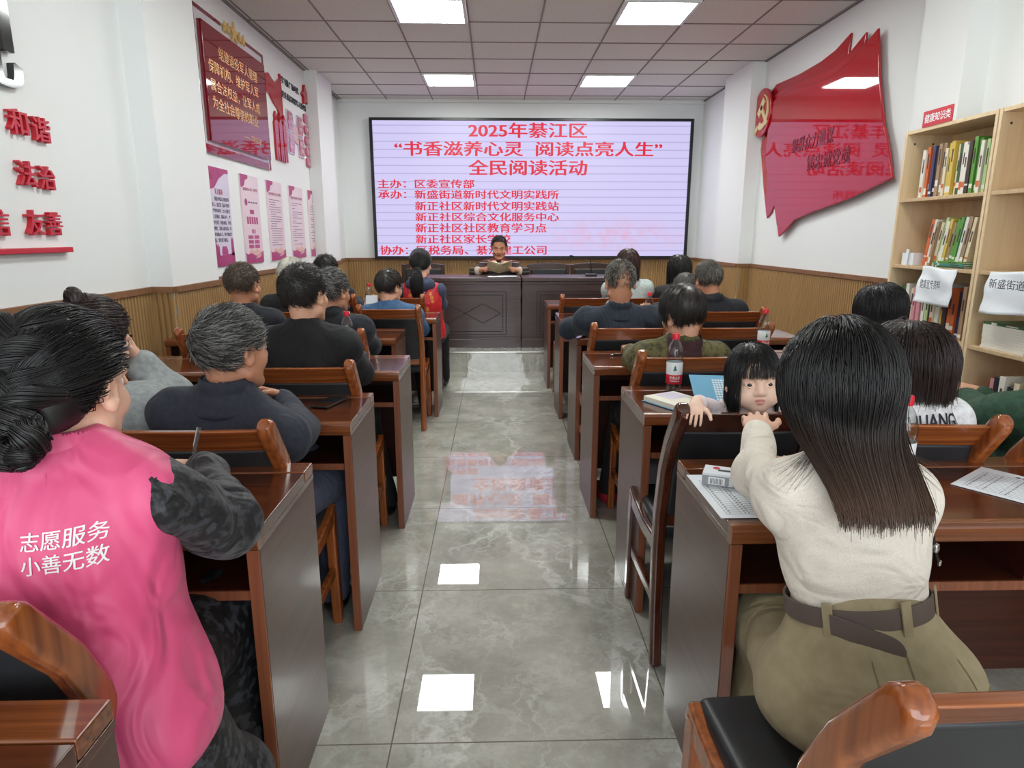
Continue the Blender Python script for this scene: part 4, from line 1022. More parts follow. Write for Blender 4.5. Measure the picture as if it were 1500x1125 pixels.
# ---------------------------------------------------------------- anatomy
class Head:
    """local frame: x right, y face direction, z up; origin between the ears at eye height"""
    def __init__(s, c, yaw=0.0, pitch=0.0, roll=0.0, sc=1.0, child=False):
        s.c = np.array(c, float); s.R = Rz(yaw) @ Rx(pitch) @ Ry(roll); s.sc = sc; s.child = child
    def w(s, p): return s.c + s.R @ (np.array(p, float) * s.sc)
    def loc(s, P): return ((P - s.c) @ s.R) / s.sc
    def into(s, v):
        S = s.sc; ch = s.child; R = s.R
        E = lambda c, r, k, op='u', R2=None: v.ell(s.w(c), np.array(r) * S, R if R2 is None else R @ R2, k * S, op)
        C = lambda a, b, r1, r2, k, op='u': v.cap(s.w(a), s.w(b), r1 * S, r2 * S, k * S, op)
        E((0, -0.012, 0.034), (0.076, 0.096, 0.088), 0.0)
        if ch:
            E((0, 0.026, -0.028), (0.069, 0.066, 0.066), 0.03)
            for x in (-1, 1): E((x*0.036, 0.05, -0.045), (0.034, 0.036, 0.034), 0.02)
            E((0, 0.062, -0.082), (0.024, 0.022, 0.018), 0.025)
            E((0, 0.075, 0.035), (0.055, 0.022, 0.035), 0.03)
        else:
            E((0, 0.026, -0.04), (0.062, 0.066, 0.075), 0.03)
            for x in (-1, 1): E((x*0.042, 0.055, -0.03), (0.022, 0.026, 0.024), 0.02); C((x*0.056, 0.005, -0.065), (x*0.02, 0.066, -0.1), 0.016, 0.016, 0.025)
            E((0, 0.074, -0.1), (0.022, 0.018, 0.016), 0.02)
            for x in (-1, 1): C((x*0.014, 0.089, 0.022), (x*0.046, 0.074, 0.024), 0.008, 0.007, 0.015)
        # eye hollows, nose, mouth
        for x in (-1, 1): E((x*0.033, 0.098, 0.003), (0.02, 0.018, 0.0115), 0.012, 's')
        if ch: C((0, 0.086, 0.004), (0, 0.097, -0.022), 0.008, 0.010, 0.016); [E((x*0.012, 0.089, -0.026), (0.009, 0.010, 0.007), 0.008) for x in (-1, 1)]
        else: C((0, 0.092, 0.014), (0, 0.112, -0.026), 0.009, 0.0115, 0.014); [E((x*0.014, 0.098, -0.031), (0.0095, 0.012, 0.008), 0.008) for x in (-1, 1)]
        mz = -0.052 if ch else -0.062; my = 0.09 if ch else 0.094; mw = 0.0145 if ch else 0.024
        E((0, my - 0.002, mz + 0.005), (mw, 0.009, 0.0055), 0.007); E((0, my - 0.004, mz - 0.006), (mw * 0.8, 0.009, 0.006), 0.007)
        E((0, my + 0.009, mz - 0.0005), (mw * 0.95, 0.009, 0.0012), 0.003, 's')
        for x in (-1, 1):   # upper and lower lids
            for dz, rr in ((0.0108, 0.0038) if ch else (0.0098, 0.0040), (-0.0092, 0.0032) if ch else (-0.0085, 0.0034)):
                C((x*0.020, 0.084, 0.001), (x*0.033, 0.0905 if not ch else 0.0885, 0.003 + dz), rr, rr, 0.0025); C((x*0.033, 0.0905 if not ch else 0.0885, 0.003 + dz), (x*0.047, 0.08, 0.0035), rr, rr * 0.8, 0.0025)
            # ears
            Re = Rz(-x * 0.35)
            E((x*0.079, -0.008, -0.006), (0.0085, 0.019, 0.032), 0.006, 'u', Re); E((x*0.084, -0.006, -0.028), (0.008, 0.011, 0.012), 0.008)
            E((x*0.09, -0.001, -0.002), (0.008, 0.010, 0.018), 0.005, 's', Re); C((x*0.086, -0.02, 0.018), (x*0.086, -0.022, -0.012), 0.0042, 0.004, 0.004)
        return s
    def lips(s, P):
        q = s.loc(P); mz = -0.052 if s.child else -0.062; mw = 0.0165 if s.child else 0.025
        return ((q[:, 0] / mw) ** 2 + ((q[:, 2] - mz) / (0.0092 if s.child else 0.0105)) ** 2 < 1) & (q[:, 1] > 0.07)
    def eyes(s, parent, origin, look=(0, 0)):
        for x in (-1, 1):
            v = Vol(0.0016); c = s.w((x*0.0325, 0.0738 if not s.child else 0.0772, 0.0025)); r = 0.0124 * s.sc
            v.ell(c, r)
            V, F = v.mesh()
            irc = s.loc(np.array([c]))[0] + np.array([look[0] * 0.0115, 0.0115, look[1] * 0.0115]); ir = 0.0060 if not s.child else 0.0080
            vol_object('eye', [(V, F)], [EYE_W, EYE_B], origin, parent, lambda P: (np.linalg.norm(s.loc(P) - irc, axis=1) < ir).astype(int))
    def brow(s, parent, origin, m, n=90, thick=1.0):
        r = np.random.default_rng(3); S = []
        for x in (-1, 1):
            for i in range(n):
                u = r.uniform(0, 1); p = np.array([x * (0.014 + 0.036 * u), 0.0975 - 0.021 * u * u - (0.004 if s.child else 0), 0.0255 + 0.006 * math.sin(2.2 * u) + r.normal() * 0.0016 * thick])
                d = np.array([x * 0.9, 0.25, 0.3 - 0.6 * u]); S.append([s.w(p + d * 0.007 * t) for t in (0, 0.5, 1)])
        return strand_mesh('eyebrows', np.array(S), 0.0006 * s.sc, m, origin, parent)

def ik(a, c, l1, l2, pole):
    """elbow position for shoulder a, wrist c"""
    a = np.array(a, float); c = np.array(c, float); d = c - a; L = np.linalg.norm(d); L2 = min(L, (l1 + l2) * 0.995)
    u = d / L; t = (l1 * l1 - l2 * l2 + L2 * L2) / (2 * L2); hh = math.sqrt(max(l1 * l1 - t * t, 1e-6))
    p = np.array(pole, float); p = p - u * (p @ u); p /= np.linalg.norm(p) + 1e-9
    return a + u * t * (L / L2 if L > L2 else 1) + p * hh

FINGER = [(-0.030, 0.088, 0.072, 0.0076, 0.10), (-0.010, 0.094, 0.081, 0.008, 0.02), (0.010, 0.091, 0.075, 0.0077, -0.05), (0.029, 0.082, 0.058, 0.0068, -0.14)]
def hand_into(v, wrist, fwd, palm, sc=1.0, side=1, curl=(0.4, 0.45, 0.5, 0.6), spread=1.0, thumb=0.5, k=0.006):
    """palm = unit normal out of the palm; side +1: thumb on the -x side of (fwd x palm) frame"""
    y = np.array(fwd, float); y /= np.linalg.norm(y); z = -np.array(palm, float); z = z - y * (z @ y); z /= np.linalg.norm(z); x = np.cross(y, z) * side
    W_ = lambda p: np.array(wrist, float) + (x * p[0] + y * p[1] + z * p[2]) * sc
    Rm = np.stack([np.cross(y, z), y, z], 1)
    v.cap(W_((0, -0.02, 0)), W_((0, 0.02, 0)), 0.026 * sc, 0.027 * sc, 0.012 * sc, flat=(z, 0.72))
    v.ell(W_((0.0, 0.05, 0.0)), (0.041 * sc, 0.048 * sc, 0.0145 * sc), Rm, 0.02 * sc)
    v.ell(W_((-0.024, 0.035, -0.009)), (0.017 * sc, 0.03 * sc, 0.013 * sc), Rm, 0.012 * sc)
    for (fx, fy, fl, fr, sp), c in zip(FINGER, curl):
        p = np.array([fx, fy - 0.008, 0.002]); ang = 0.35 * c; out = -sp * spread
        v.cap(W_((fx * 0.8, 0.05, 0.001)), W_(p), fr * 1.25 * sc, fr * 1.12 * sc, k * 1.5 * sc)
        for j, fr_ in enumerate((0.46, 0.30, 0.24)):
            d = np.array([math.sin(out) * math.cos(ang), math.cos(out) * math.cos(ang), -math.sin(ang)])
            q = p + d * fl * fr_; v.cap(W_(p), W_(q), fr * (1.08 - 0.07 * j) * sc, fr * (1.0 - 0.09 * j) * sc, k * 0.5 * sc); p = q; ang += 1.15 * c
    p = np.array([-0.028, 0.022, -0.006]); a = 0.9 - 0.5 * thumb
    for j, (ln, r) in enumerate(((0.036, 0.0125), (0.032, 0.010), (0.026, 0.009))):
        d = np.array([-math.sin(a), math.cos(a), -0.35 * thumb - 0.15 * j * thumb]); d /= np.linalg.norm(d)
        q = p + d * ln; v.cap(W_(p), W_(q), r * sc, r * 0.93 * sc, 0.006 * sc); p = q; a -= 0.28
    return v

# ---------------------------------------------------------------- hair
def hair_line(y): return np.interp(y, [-0.11, -0.085, -0.055, -0.028, -0.005, 0.012, 0.03, 0.05, 0.075, 0.09], [-0.062, -0.06, -0.045, -0.005, 0.026, 0.03, 0.0, 0.055, 0.078, 0.082])
def grow(hd, n, length, steps, grav, lift, crown=(0.0, -0.045, 0.12), part=None, line=hair_line, layer=(0.002, 0.014), coll=(), seed=1, jit=0.12, back=0.0, zend=None, attract=None, frontlen=None, swirl=0.0, face_stop=None, post=None):
    """roots over the scalp, then march outward from the crown, down under gravity, pushed out of the head and the colliders"""
    r = np.random.default_rng(seed)
    d = r.normal(size=(n * 4, 3)); d /= np.linalg.norm(d, axis=1)[:, None]
    c0 = np.array([0, -0.012, 0.034]); rad = np.array([0.077, 0.097, 0.089])
    p = c0 + d * rad
    p = p[p[:, 2] > line(p[:, 1]) + r.normal(size=len(p)) * 0.003][:n]; n = len(p)
    nrm = (p - c0) / rad ** 2; nrm /= np.linalg.norm(nrm, axis=1)[:, None]
    if part is not None: away = np.stack([np.sign(p[:, 0] - part) * 1.0, np.full(n, 0.0) - back, np.full(n, -0.2)], 1)
    else: away = p - np.array(crown)
    if swirl: away = away + swirl * np.cross(nrm, away)
    if back: away[:, 1] -= back * np.clip(p[:, 1] + 0.02, 0, 1) * 10
    t = away - nrm * np.sum(away * nrm, 1)[:, None]; t /= np.linalg.norm(t, axis=1)[:, None] + 1e-9
    dr = t * (1 - lift) + nrm * lift + r.normal(size=(n, 3)) * jit
    dr /= np.linalg.norm(dr, axis=1)[:, None]
    lay = r.uniform(layer[0], layer[1], n)
    P = hd.c + (p * hd.sc) @ hd.R.T; Dw = dr @ hd.R.T
    Ln = length * r.uniform(0.8, 1.1, n) * hd.sc
    if attract is not None and attract[1] >= 0.2: Ln = np.linalg.norm(np.array(attract[0]) - P, axis=1) * r.uniform(1.1, 1.3, n)
    if frontlen is not None: Ln = np.where(p[:, 1] > 0.045, frontlen * r.uniform(0.9, 1.06, n) * hd.sc, Ln)
    st = (Ln / steps)[:, None]
    out = [P.copy()]; down = np.array([0, 0, -1.0])
    cols = [(hd.w(c0), rad * hd.sc, hd.R, lay * hd.sc), (hd.w((0, 0.026, -0.04)), np.array([0.062, 0.066, 0.075]) * hd.sc, hd.R, lay * hd.sc)]
    if hd.child:
        for c_, r__ in (((0, 0.075, 0.035), (0.055, 0.022, 0.035)), ((0, 0.026, -0.028), (0.069, 0.066, 0.066))): cols.append((hd.w(c_), np.array(r__) * hd.sc, hd.R, lay * 0.7 * hd.sc))
    for c, rr, R in coll: cols.append((np.array(c, float), np.array(rr, float), np.eye(3) if R is None else R, lay * 0.8 + 0.002))
    for i in range(steps):
        g = grav * (1 if i > 1 else 0.4)
        Dw = Dw * (1 - g) + down * g + r.normal(size=(n, 3)) * jit * 0.12
        if attract is not None: a = np.array(attract[0]) - P; a /= np.linalg.norm(a, axis=1)[:, None] + 1e-9; Dw = Dw * (1 - attract[1]) + a * attract[1]
        Dw /= np.linalg.norm(Dw, axis=1)[:, None] + 1e-9
        P = P + Dw * st * (1 if attract is None else np.clip((np.linalg.norm(np.array(attract[0]) - P, axis=1)[:, None] - 0.01) / 0.03, 0.0, 1))
        for c, rr, R, ly in cols:
            q = (P - c) @ R; e = rr[None] + ly[:, None]; f = np.linalg.norm(q / e, axis=1); m = f < 1
            q[m] = q[m] / f[m][:, None]; P = np.where(m[:, None], c + q @ R.T, P); nn = (q / (e * e)) @ R.T; nn /= np.linalg.norm(nn, axis=1)[:, None] + 1e-9
            pr = np.sum(Dw * nn, 1)[:, None]; near = (f < 1.08)[:, None] if i > 0 else np.zeros((n, 1), bool); Dw = np.where(near, Dw - nn * np.where(pr > 0, pr * 0.8, pr) * (1 - lift), Dw)
        out.append(P.copy())
    S = np.stack(out, 1)
    if post is not None: S = post(S, lay)
    if face_stop is not None:   # fringe: cut where it would fall over the face
        Lc = hd.loc(S); fz = face_stop + r.normal(size=n) * 0.004
        for j in range(n):
            b = np.nonzero((Lc[j, :, 1] > 0.035) & (np.abs(Lc[j, :, 0]) < 0.060) & (Lc[j, :, 2] < fz[j]))[0]
            if len(b):
                k = max(b[0], 1); z0, z1 = Lc[j, k-1, 2], Lc[j, k, 2]; e = k - 1 + np.clip((z0 - fz[j]) / (z0 - z1 + 1e-6), 0.05, 1)
                u = np.linspace(0, e, steps + 1); i0 = np.floor(u).astype(int); i1 = np.minimum(i0 + 1, steps); S[j] = S[j, i0] * (1 - (u - i0))[:, None] + S[j, i1] * (u - i0)[:, None]
    if zend is not None:
        ze = zend + r.normal(size=n) * 0.012
        for j in range(n):
            b = np.nonzero(S[j, :, 2] < ze[j])[0]
            if len(b) and b[0] > 1:
                u = np.linspace(0, b[0], steps + 1); i0 = np.floor(u).astype(int); i1 = np.minimum(i0 + 1, steps); S[j] = S[j, i0] * (1 - (u - i0))[:, None] + S[j, i1] * (u - i0)[:, None]
    return S
def cap_mesh(hd, line=hair_line, thick=0.006, h=0.005, extra=None):
    v = Vol(h); S = hd.sc
    v.ell(hd.w((0, -0.012, 0.034)), (np.array([0.076, 0.096, 0.088]) + thick) * S, hd.R, 0)
    lo = hd.c - 0.2 * S; hi = hd.c + 0.2 * S
    v.fun(lambda P: (line(hd.loc(P)[..., 1]) - hd.loc(P)[..., 2]) * S, lo, hi, 0.006, 'i')
    v.ell(hd.w((0, -0.012, 0.034)), np.array([0.074, 0.094, 0.086]) * S, hd.R, 0.002, 's')
    if extra: extra(v)
    return v.mesh()
# ================================================================ PEOPLE
def V3(*a): return np.array(a, float)
def person(label, seat, head, hyaw=0.0, hpitch=0.0, hroll=0.0, yaw=0.0, hsc=1.0, child=False, skin='mid', sh=0.165, bulk=1.0, top=None, top_name='jacket', wrinkles=0.004,
           sleeve_mat=None, sleeve_name='sleeves', collar=None, collar_name='collar', legs_mat=None, shoe_mat=None, wl=None, wr=None, el=None, er=None, handL=None, handR=None, arm=1.0, res=0.011,
           knees=None, ankles=None, neck=None, pz=0.545, hem=0.0, hres=0.0055, long_sleeve=True, torso=None, seed=1, fwd=None, sleeve_r=1.0, shoes=True, csz=1.0, rdrop=0.0):
    """a seated person as one body mesh with clothing as children; all points in world metres"""
    r = V3(math.cos(yaw), math.sin(yaw), 0); f = V3(-math.sin(yaw), math.cos(yaw), 0); up = V3(0, 0, 1)
    hd = Head(head, hyaw, hpitch, hroll, hsc, child)
    P = V3(seat[0], seat[1], pz); N = V3(*neck) if neck is not None else hd.c - f * 0.03 * hsc - up * 0.148 * hsc
    if child: N = hd.c - f * 0.015 - up * 0.115 * hsc
    ax = N - P; L = np.linalg.norm(ax); u = ax / L; Rt = rot_from(u, f); k = bulk
    SL = N - r * sh - u * 0.055; SR = N + r * sh - u * 0.055 - up * rdrop
    wl = V3(*wl) if wl is not None else P - r * (sh - 0.055) + f * 0.45 + up * 0.27
    wr = V3(*wr) if wr is not None else P + r * (sh - 0.055) + f * 0.45 + up * 0.27
    ul, fl = 0.285 * arm, 0.25 * arm
    EL = V3(*el) if el is not None else ik(SL, wl, ul, fl, -r * 0.35 - up - f * 0.15)
    ER = V3(*er) if er is not None else ik(SR, wr, ul, fl, r * 0.35 - up - f * 0.15)
    HL, HR = P - r * 0.09 * k, P + r * 0.09 * k
    kn = knees or [HL + f * 0.40 - r * 0.03, HR + f * 0.40 + r * 0.03]; kn = [V3(*q) for q in kn]
    an = ankles or [V3(q[0], q[1], 0.09) + f * 0.04 for q in kn]; an = [V3(*q) for q in an]
    org = V3(seat[0], seat[1], 0)
    S = dict(r=r, f=f, up=up, P=P, N=N, u=u, Rt=Rt, SL=SL, SR=SR, EL=EL, ER=ER, WL=wl, WR=wr, hd=hd, org=org, L=L)
    # body: head and neck fine, hands fine, the covered rest coarse
    parts = []
    v = Vol(hres * (0.8 if child else 1)); hd.into(v); nr = 0.05 if not child else 0.036
    v.cap(N - u * 0.02, hd.w((0, -0.018, -0.06)), nr * (1 if sh > 0.15 or child else 0.88), nr * 0.98 * (1 if sh > 0.15 or child else 0.86), 0.025 * hsc)
    if not child: v.cap(hd.w((0, -0.056, -0.02)), N - f * 0.012, 0.032, 0.04, 0.03)
    parts.append(v.mesh())
    b = Vol(0.014)
    b.ell(P, (0.13 * k, 0.10 * k, 0.09), None, 0.04); b.ell(P + ax * 0.35, (0.115 * k, 0.085 * k, 0.14), Rt, 0.05); b.ell(P + ax * 0.68, (0.13 * k, 0.085 * k, 0.15), Rt, 0.05)
    b.cap(SL, SR, 0.042, 0.042, 0.04); b.cap(N, P + ax * 0.8, 0.045, 0.05, 0.03)
    for s_, e_, w_ in ((SL, EL, wl), (SR, ER, wr)): b.chain([s_, e_, w_], [0.040 * arm, 0.034 * arm, 0.024 * arm], 0.02)
    for h_, k_, a_ in ((HL, kn[0], an[0]), (HR, kn[1], an[1])):
        b.chain([h_, k_, a_], [0.07 * k, 0.05 * k, 0.034 * k], 0.03)
        b.ell(a_ + f * 0.07 - up * 0.045, (0.036, 0.1, 0.034), rot_from(up, f), 0.02)
    parts.append(b.mesh())
    for side, w_, e_, hp in ((1, wl, EL, handL), (-1, wr, ER, handR)):
        d = w_ - e_; d /= np.linalg.norm(d)
        o = dict(fwd=d * V3(1, 1, 0.3), palm=-up, curl=(0.5, 0.5, 0.5, 0.55), thumb=0.5, fine=0.0045, spread=1.0); o.update(hp or {})
        v = Vol(o['fine']); hs = 0.95 * arm * (1 if sh > 0.15 else 0.93)
        if child: hs = 0.58
        hand_into(v, w_ + d * 0.012, o['fwd'], o['palm'], hs, -side, o['curl'], o['spread'], o['thumb'], o.get('k', 0.005))
        v.cap(w_ - d * (0.05 if long_sleeve else 0.17), w_ + d * 0.01, 0.024 * arm if long_sleeve else 0.036 * arm, 0.023 * arm * (0.62 if child else 1), 0.015)
        parts.append(v.mesh())
    root = vol_object('person', parts, [SK[skin], LIP[skin]], org, None, lambda C: hd.lips(C).astype(int))
    root.location = org; tag(root, label, 'person')
    S['root'] = root
    hd.eyes(root, org, (0, -0.1) if not child else (0.12, -0.05)); hd.brow(root, org, HM['soft_black'], 60, 0.7 if child else 1.0)
    # clothing
    w = wrinkle(seed, wrinkles * 1.25, 34.0, (1, 1, 0.75))
    t = Vol(res)
    if torso: torso(t, S)
    else:
        t.ell(P + up * 0.03, (0.178 * k, 0.145 * k, 0.13 + hem), None, 0.03)
        t.ell(P + ax * 0.33 - f * 0.005, (0.158 * k, 0.122 * k, 0.17), Rt, 0.06); t.ell(P + ax * 0.66 - f * 0.012, (0.168 * k, 0.122 * k, 0.16), Rt, 0.06)
        t.cap(SL + u * 0.0, SR, 0.058 * k, 0.058 * k, 0.06); t.cap(N - u * 0.015, P + ax * 0.75, 0.066 * k, 0.09 * k, 0.05)
        for s_ in (SL, SR): t.cap(N - u * 0.005, s_, 0.05 * k, 0.058 * k, 0.06)
    hollow = lambda q: q.cap(N - u * 0.005, N + (hd.c - N) * 0.6, nr * 1.08, nr * 1.08, 0.008, 's')
    if not torso: t.cap(N + u * 0.012, N + u * 0.03, 0.06 if not child else 0.045, 0.056 if not child else 0.042, 0.03); hollow(t)
    def sleeves(q):
        for s_, e_, w_ in ((SL, EL, wl), (SR, ER, wr)):
            ew = e_ + (w_ - e_) * (0.93 if long_sleeve else 0.18)
            if sleeve_mat is not None: s_ = s_ + r * (0.022 if s_ is SR else -0.022) - u * 0.012
            q.chain([s_, e_, ew], [0.060 * k * sleeve_r, 0.051 * arm * sleeve_r, (0.042 if long_sleeve else 0.052) * arm * sleeve_r], 0.055)
    if sleeve_mat is None: sleeves(t)
    else:
        q = Vol(res); sleeves(q)
        S['sleeves'] = vol_object(sleeve_name, [q.mesh(wrinkle(seed + 5, wrinkles * 1.5, 42.0))], sleeve_mat, org, root)
    S['top'] = vol_object(top_name, [t.mesh(w)], top, org, root)
    if collar is not None:
        q = Vol(res * 0.42); cf = N + (hd.c - N) * 0.30
        o_ = N - f * 0.012; q.cap(o_ - u * 0.022, o_ + u * 0.03 - f * 0.002, 0.100 * hsc * csz, 0.071 * hsc * csz, 0.01); q.cap(o_ - u * 0.042, o_ + u * 0.03, 0.100 * hsc * csz, 0.0615 * hsc * csz, 0.003, 's'); q.cap(o_, o_ + u * 0.15, 0.0615 * hsc * csz, 0.0615 * hsc * csz, 0.003, 's')
        q.fun(lambda X: (X - (N + u * 0.066 * csz)) @ (u * 0.93 + f * 0.36), N - 0.3, N + 0.3, 0.006, 'i'); q.fun(lambda X: (X - (N + f * 0.05)) @ (f * 0.9 + u * 0.3), N - 0.3, N + 0.3, 0.006, 'i')
        S['collar'] = vol_object(collar_name, [q.mesh()], collar, org, root)
    if legs_mat is not None:
        q = Vol(0.012)
        q.ell(P - up * 0.005, (0.168 * k, 0.14 * k, 0.10), None, 0.03)
        for h_, k_, a_ in ((HL, kn[0], an[0]), (HR, kn[1], an[1])): q.chain([h_, k_, a_], [0.088 * k, 0.068 * k, 0.056], 0.03)
        S['trousers'] = vol_object('trousers', [q.mesh(wrinkle(seed + 9, 0.004, 24.0))], legs_mat, org, root)
    if shoes:
        for a_, k_ in zip(an, kn):
            q = Vol(0.006); ff = fwd if fwd is not None else f; ff = ff / np.linalg.norm(ff); Rf = rot_from(up, ff)
            q.ell(a_ + ff * 0.075 - up * 0.045, (0.046, 0.125, 0.042), Rf, 0.0); q.cap(a_ - up * 0.04, a_ + up * 0.005, 0.042, 0.044, 0.03); q.ell(a_ + ff * 0.03 - up * 0.03, (0.044, 0.08, 0.045), Rf, 0.02)
            q.fun(lambda X: (a_[2] - 0.088) - X[..., 2], a_ - 0.3, a_ + 0.3, 0.002, 'i')
            vol_object('shoe', [q.mesh()], shoe_mat or MT['shoe'], org, root)
    return S
def hair(S, m, strands, width, cap=True, line=hair_line, thick=0.006, extra=None, name='hair', taper=0.35):
    hd = S['hd']; base = None
    if cap:
        base = vol_object(name, [cap_mesh(hd, line, thick, 0.006, extra)], HM[m], S['org'], S['root'])
        return strand_mesh('strands', strands, width, HM[m], S['org'], base, taper)
    return strand_mesh(name, strands, width, HM[m], S['org'], S['root'], taper)
def short_hair(S, m, n=2600, length=0.035, lift=0.3, grav=0.05, swirl=0.4, width=0.0011, seed=1, crown=(0.004, -0.07, 0.105), jit=0.16, line=hair_line, thick=0.005):
    return hair(S, m, grow(S['hd'], n, length, 5, grav, lift, crown, seed=seed, jit=jit, swirl=swirl, line=line, layer=(0.002, 0.012)), width, line=line, thick=thick)
def cloth(name, c, c2=None, rough=0.85, scale=60.0, bump=0.25, sheen=0.03):
    return mat(name, srgb(*c), rough, vary=(scale, srgb(*(c2 or tuple(min(255, int(q * 1.12) + 3) for q in c))), 3.0, 0.35, 0.65), bump=(700.0, bump, 2.0, 0.0008), sheen=sheen, folds=((9.0, 9.0, 6.0), 0.55, 0.03))
MT = {'shoe': mat('black_shoe_leather', srgb(20, 20, 21), 0.25, coat=0.4), 'black': cloth('black_cloth', (15, 15, 17)), 'navy': cloth('navy_cloth', (30, 34, 46)), 'navy_c': cloth('dark_blue_grey_suiting', (38, 41, 52)), 'navy_leg': cloth('blue_grey_trouser', (58, 62, 80)),
      'navy_s': cloth('navy_coat', (20, 23, 31)), 'suit': cloth('navy_pinstripe', (23, 30, 43), (34, 42, 55), scale=(120.0, 1.0, 1.0)), 'grey': cloth('heather_grey_sweat', (140, 146, 146), (160, 165, 164)), 'blue': cloth('slate_blue_shirt', (52, 84, 118)),
      'red': mat('red_vest_nylon', srgb(196, 34, 42), 0.45, bump=(30.0, 0.2, 3.0, 0.004), folds=((9.0, 9.0, 5.0), 0.7, 0.04)), 'hood': cloth('slate_hoodie', (62, 68, 92)), 'pink': mat('pink_vest_nylon', srgb(220, 78, 126), 0.5, vary=(5.0, srgb(226, 90, 136), 3.0, 0.35, 0.7), bump=(40.0, 0.15, 3.0, 0.003), sheen=0.05, folds=((7.0, 7.0, 4.5), 0.8, 0.05)),
      'olive': mat('olive_quilted', srgb(98, 92, 52), 0.8, vary=(38.0, srgb(62, 58, 34), 4.0, 0.45, 0.6), bump=(60.0, 0.9, 3.0, 0.006)), 'maroon': cloth('maroon_collar', (58, 32, 36)), 'denim': cloth('pale_denim', (166, 176, 174)), 'dark': cloth('charcoal_jacket', (28, 26, 28)),
      'green': mat('dark_green_knit', srgb(38, 66, 48), 0.85, bump=(120.0, 0.6, 2.0, 0.003), vary=(40.0, srgb(48, 80, 58), 2.0, 0.4, 0.6)), 'white': cloth('white_shirt', (226, 226, 228)), 'rose': cloth('rose_collar', (196, 84, 84)), 'cream': mat('cream_fine_knit', srgb(240, 232, 219), 0.85, vary=(420.0, srgb(228, 217, 201), 3.0, 0.4, 0.7), bump=((220.0, 220.0, 700.0), 0.5, 2.0, 0.0015), sheen=0.1, folds=((7.0, 7.0, 11.0), 0.6, 0.04)),
      'khaki': cloth('khaki_cotton', (156, 142, 110), (166, 152, 120), scale=30.0), 'belt': mat('taupe_leather_belt', srgb(98, 84, 78), 0.55, bump=(200.0, 0.2, 2.0, 0.001)), 'lace': mat('black_lace', srgb(16, 16, 18), 0.6, vary=(44.0, srgb(56, 56, 62), 5.0, 0.5, 0.6), bump=(60.0, 0.8, 4.0, 0.004)),
      'velvet': mat('black_burnout_velvet', srgb(16, 16, 18), 0.6, vary=(60.0, srgb(52, 52, 58), 5.0, 0.5, 0.6), bump=(50.0, 0.7, 4.0, 0.004), sheen=0.1, folds=((12.0, 12.0, 12.0), 0.6, 0.04)), 'redshoe': mat('red_dotted_cloth', srgb(160, 24, 40), 0.8), 'pale_pink': cloth('pale_pink_stripe', (232, 206, 208), (244, 232, 234), scale=(60.0, 60.0, 4.0))}

# ---- front left: woman in the pink vest
def torso_A(t, S):
    P, N, u, Rt, f, r, up = (S[q] for q in ('P', 'N', 'u', 'Rt', 'f', 'r', 'up')); ax = N - P
    t.ell(P + up * 0.06 - f * 0.0, (0.24, 0.175, 0.17), None, 0.03); t.ell(P - up * 0.0 - f * 0.02, (0.275, 0.19, 0.14), None, 0.05)
    t.ell(P + ax * 0.42 - f * 0.012, (0.2, 0.14, 0.2), Rt, 0.07); t.ell(P + ax * 0.7 - f * 0.02, (0.195, 0.128, 0.17), Rt, 0.06)
    t.cap(S['SL'] + r * 0.0, S['SR'] - r * 0.0, 0.062, 0.062, 0.06)
    for s_ in (S['SL'] + r * 0.005, S['SR'] - r * 0.005): t.cap(N - u * 0.0, s_, 0.054, 0.06, 0.06)
    t.cap(N + u * 0.01, N - u * 0.05, 0.07, 0.085, 0.04); t.cap(N - u * 0.0, N + u * 0.2, 0.06, 0.06, 0.01, 's')
A = person('woman in a pink volunteer vest with braided black bun, writing at the left desk', (-0.775, 1.05), (-0.735, 1.12, 1.145), hyaw=-0.12, hpitch=-0.12, skin='fair', sh=0.140, top=MT['pink'], top_name='vest', torso=torso_A, wrinkles=0.006, sleeve_mat=MT['velvet'],
    collar=MT['pink'], neck=(-0.745, 1.085, 1.025), wr=(-0.66, 1.42, 0.885), er=(-0.53, 1.20, 0.86), csz=1.06, wl=(-1.02, 1.42, 0.815), handR=dict(fwd=(-0.75, 0.55, -0.12), palm=(-0.35, -0.3, -0.9), curl=(0.75, 0.8, 0.85, 0.9), thumb=0.8, fine=0.004), legs_mat=None, shoes=False, res=0.008, hres=0.0042, seed=3, sleeve_r=1.18,
    ankles=[(-0.85, 1.36, 0.075), (-0.675, 1.38, 0.075)], knees=[(-0.88, 1.44, 0.52), (-0.66, 1.44, 0.52)])
sk = Vol(0.011)
sk.ell((-0.775, 1.05, 0.48), (0.23, 0.185, 0.12), None, 0.03)
for x0, x1, xa in ((-0.86, -0.88, -0.82), (-0.69, -0.66, -0.665)): sk.chain([V3(x0, 1.05, 0.53), V3(x1, 1.42, 0.52), V3(xa, 1.33, 0.13)], [0.12, 0.10, 0.105], 0.06)
sk.cap((-0.82, 1.36, 0.3), (-0.66, 1.36, 0.2), 0.12, 0.13, 0.06); sk.chain([V3(-0.60, 1.02, 0.50), V3(-0.57, 1.14, 0.3), V3(-0.61, 1.19, 0.1)], [0.09, 0.085, 0.09], 0.06); sk.cap((-0.63, 1.19, 0.1), (-0.95, 1.22, 0.1), 0.11, 0.12, 0.06)
sk.fun(lambda X: 0.045 - X[..., 2], (-2, 0, -1), (0, 2, 1.5), 0.01, 'i')
vol_object('skirt', [sk.mesh(wrinkle(31, 0.010, 15.0, (1, 1, 0.35)))], MT['lace'], A['org'], A['root'])
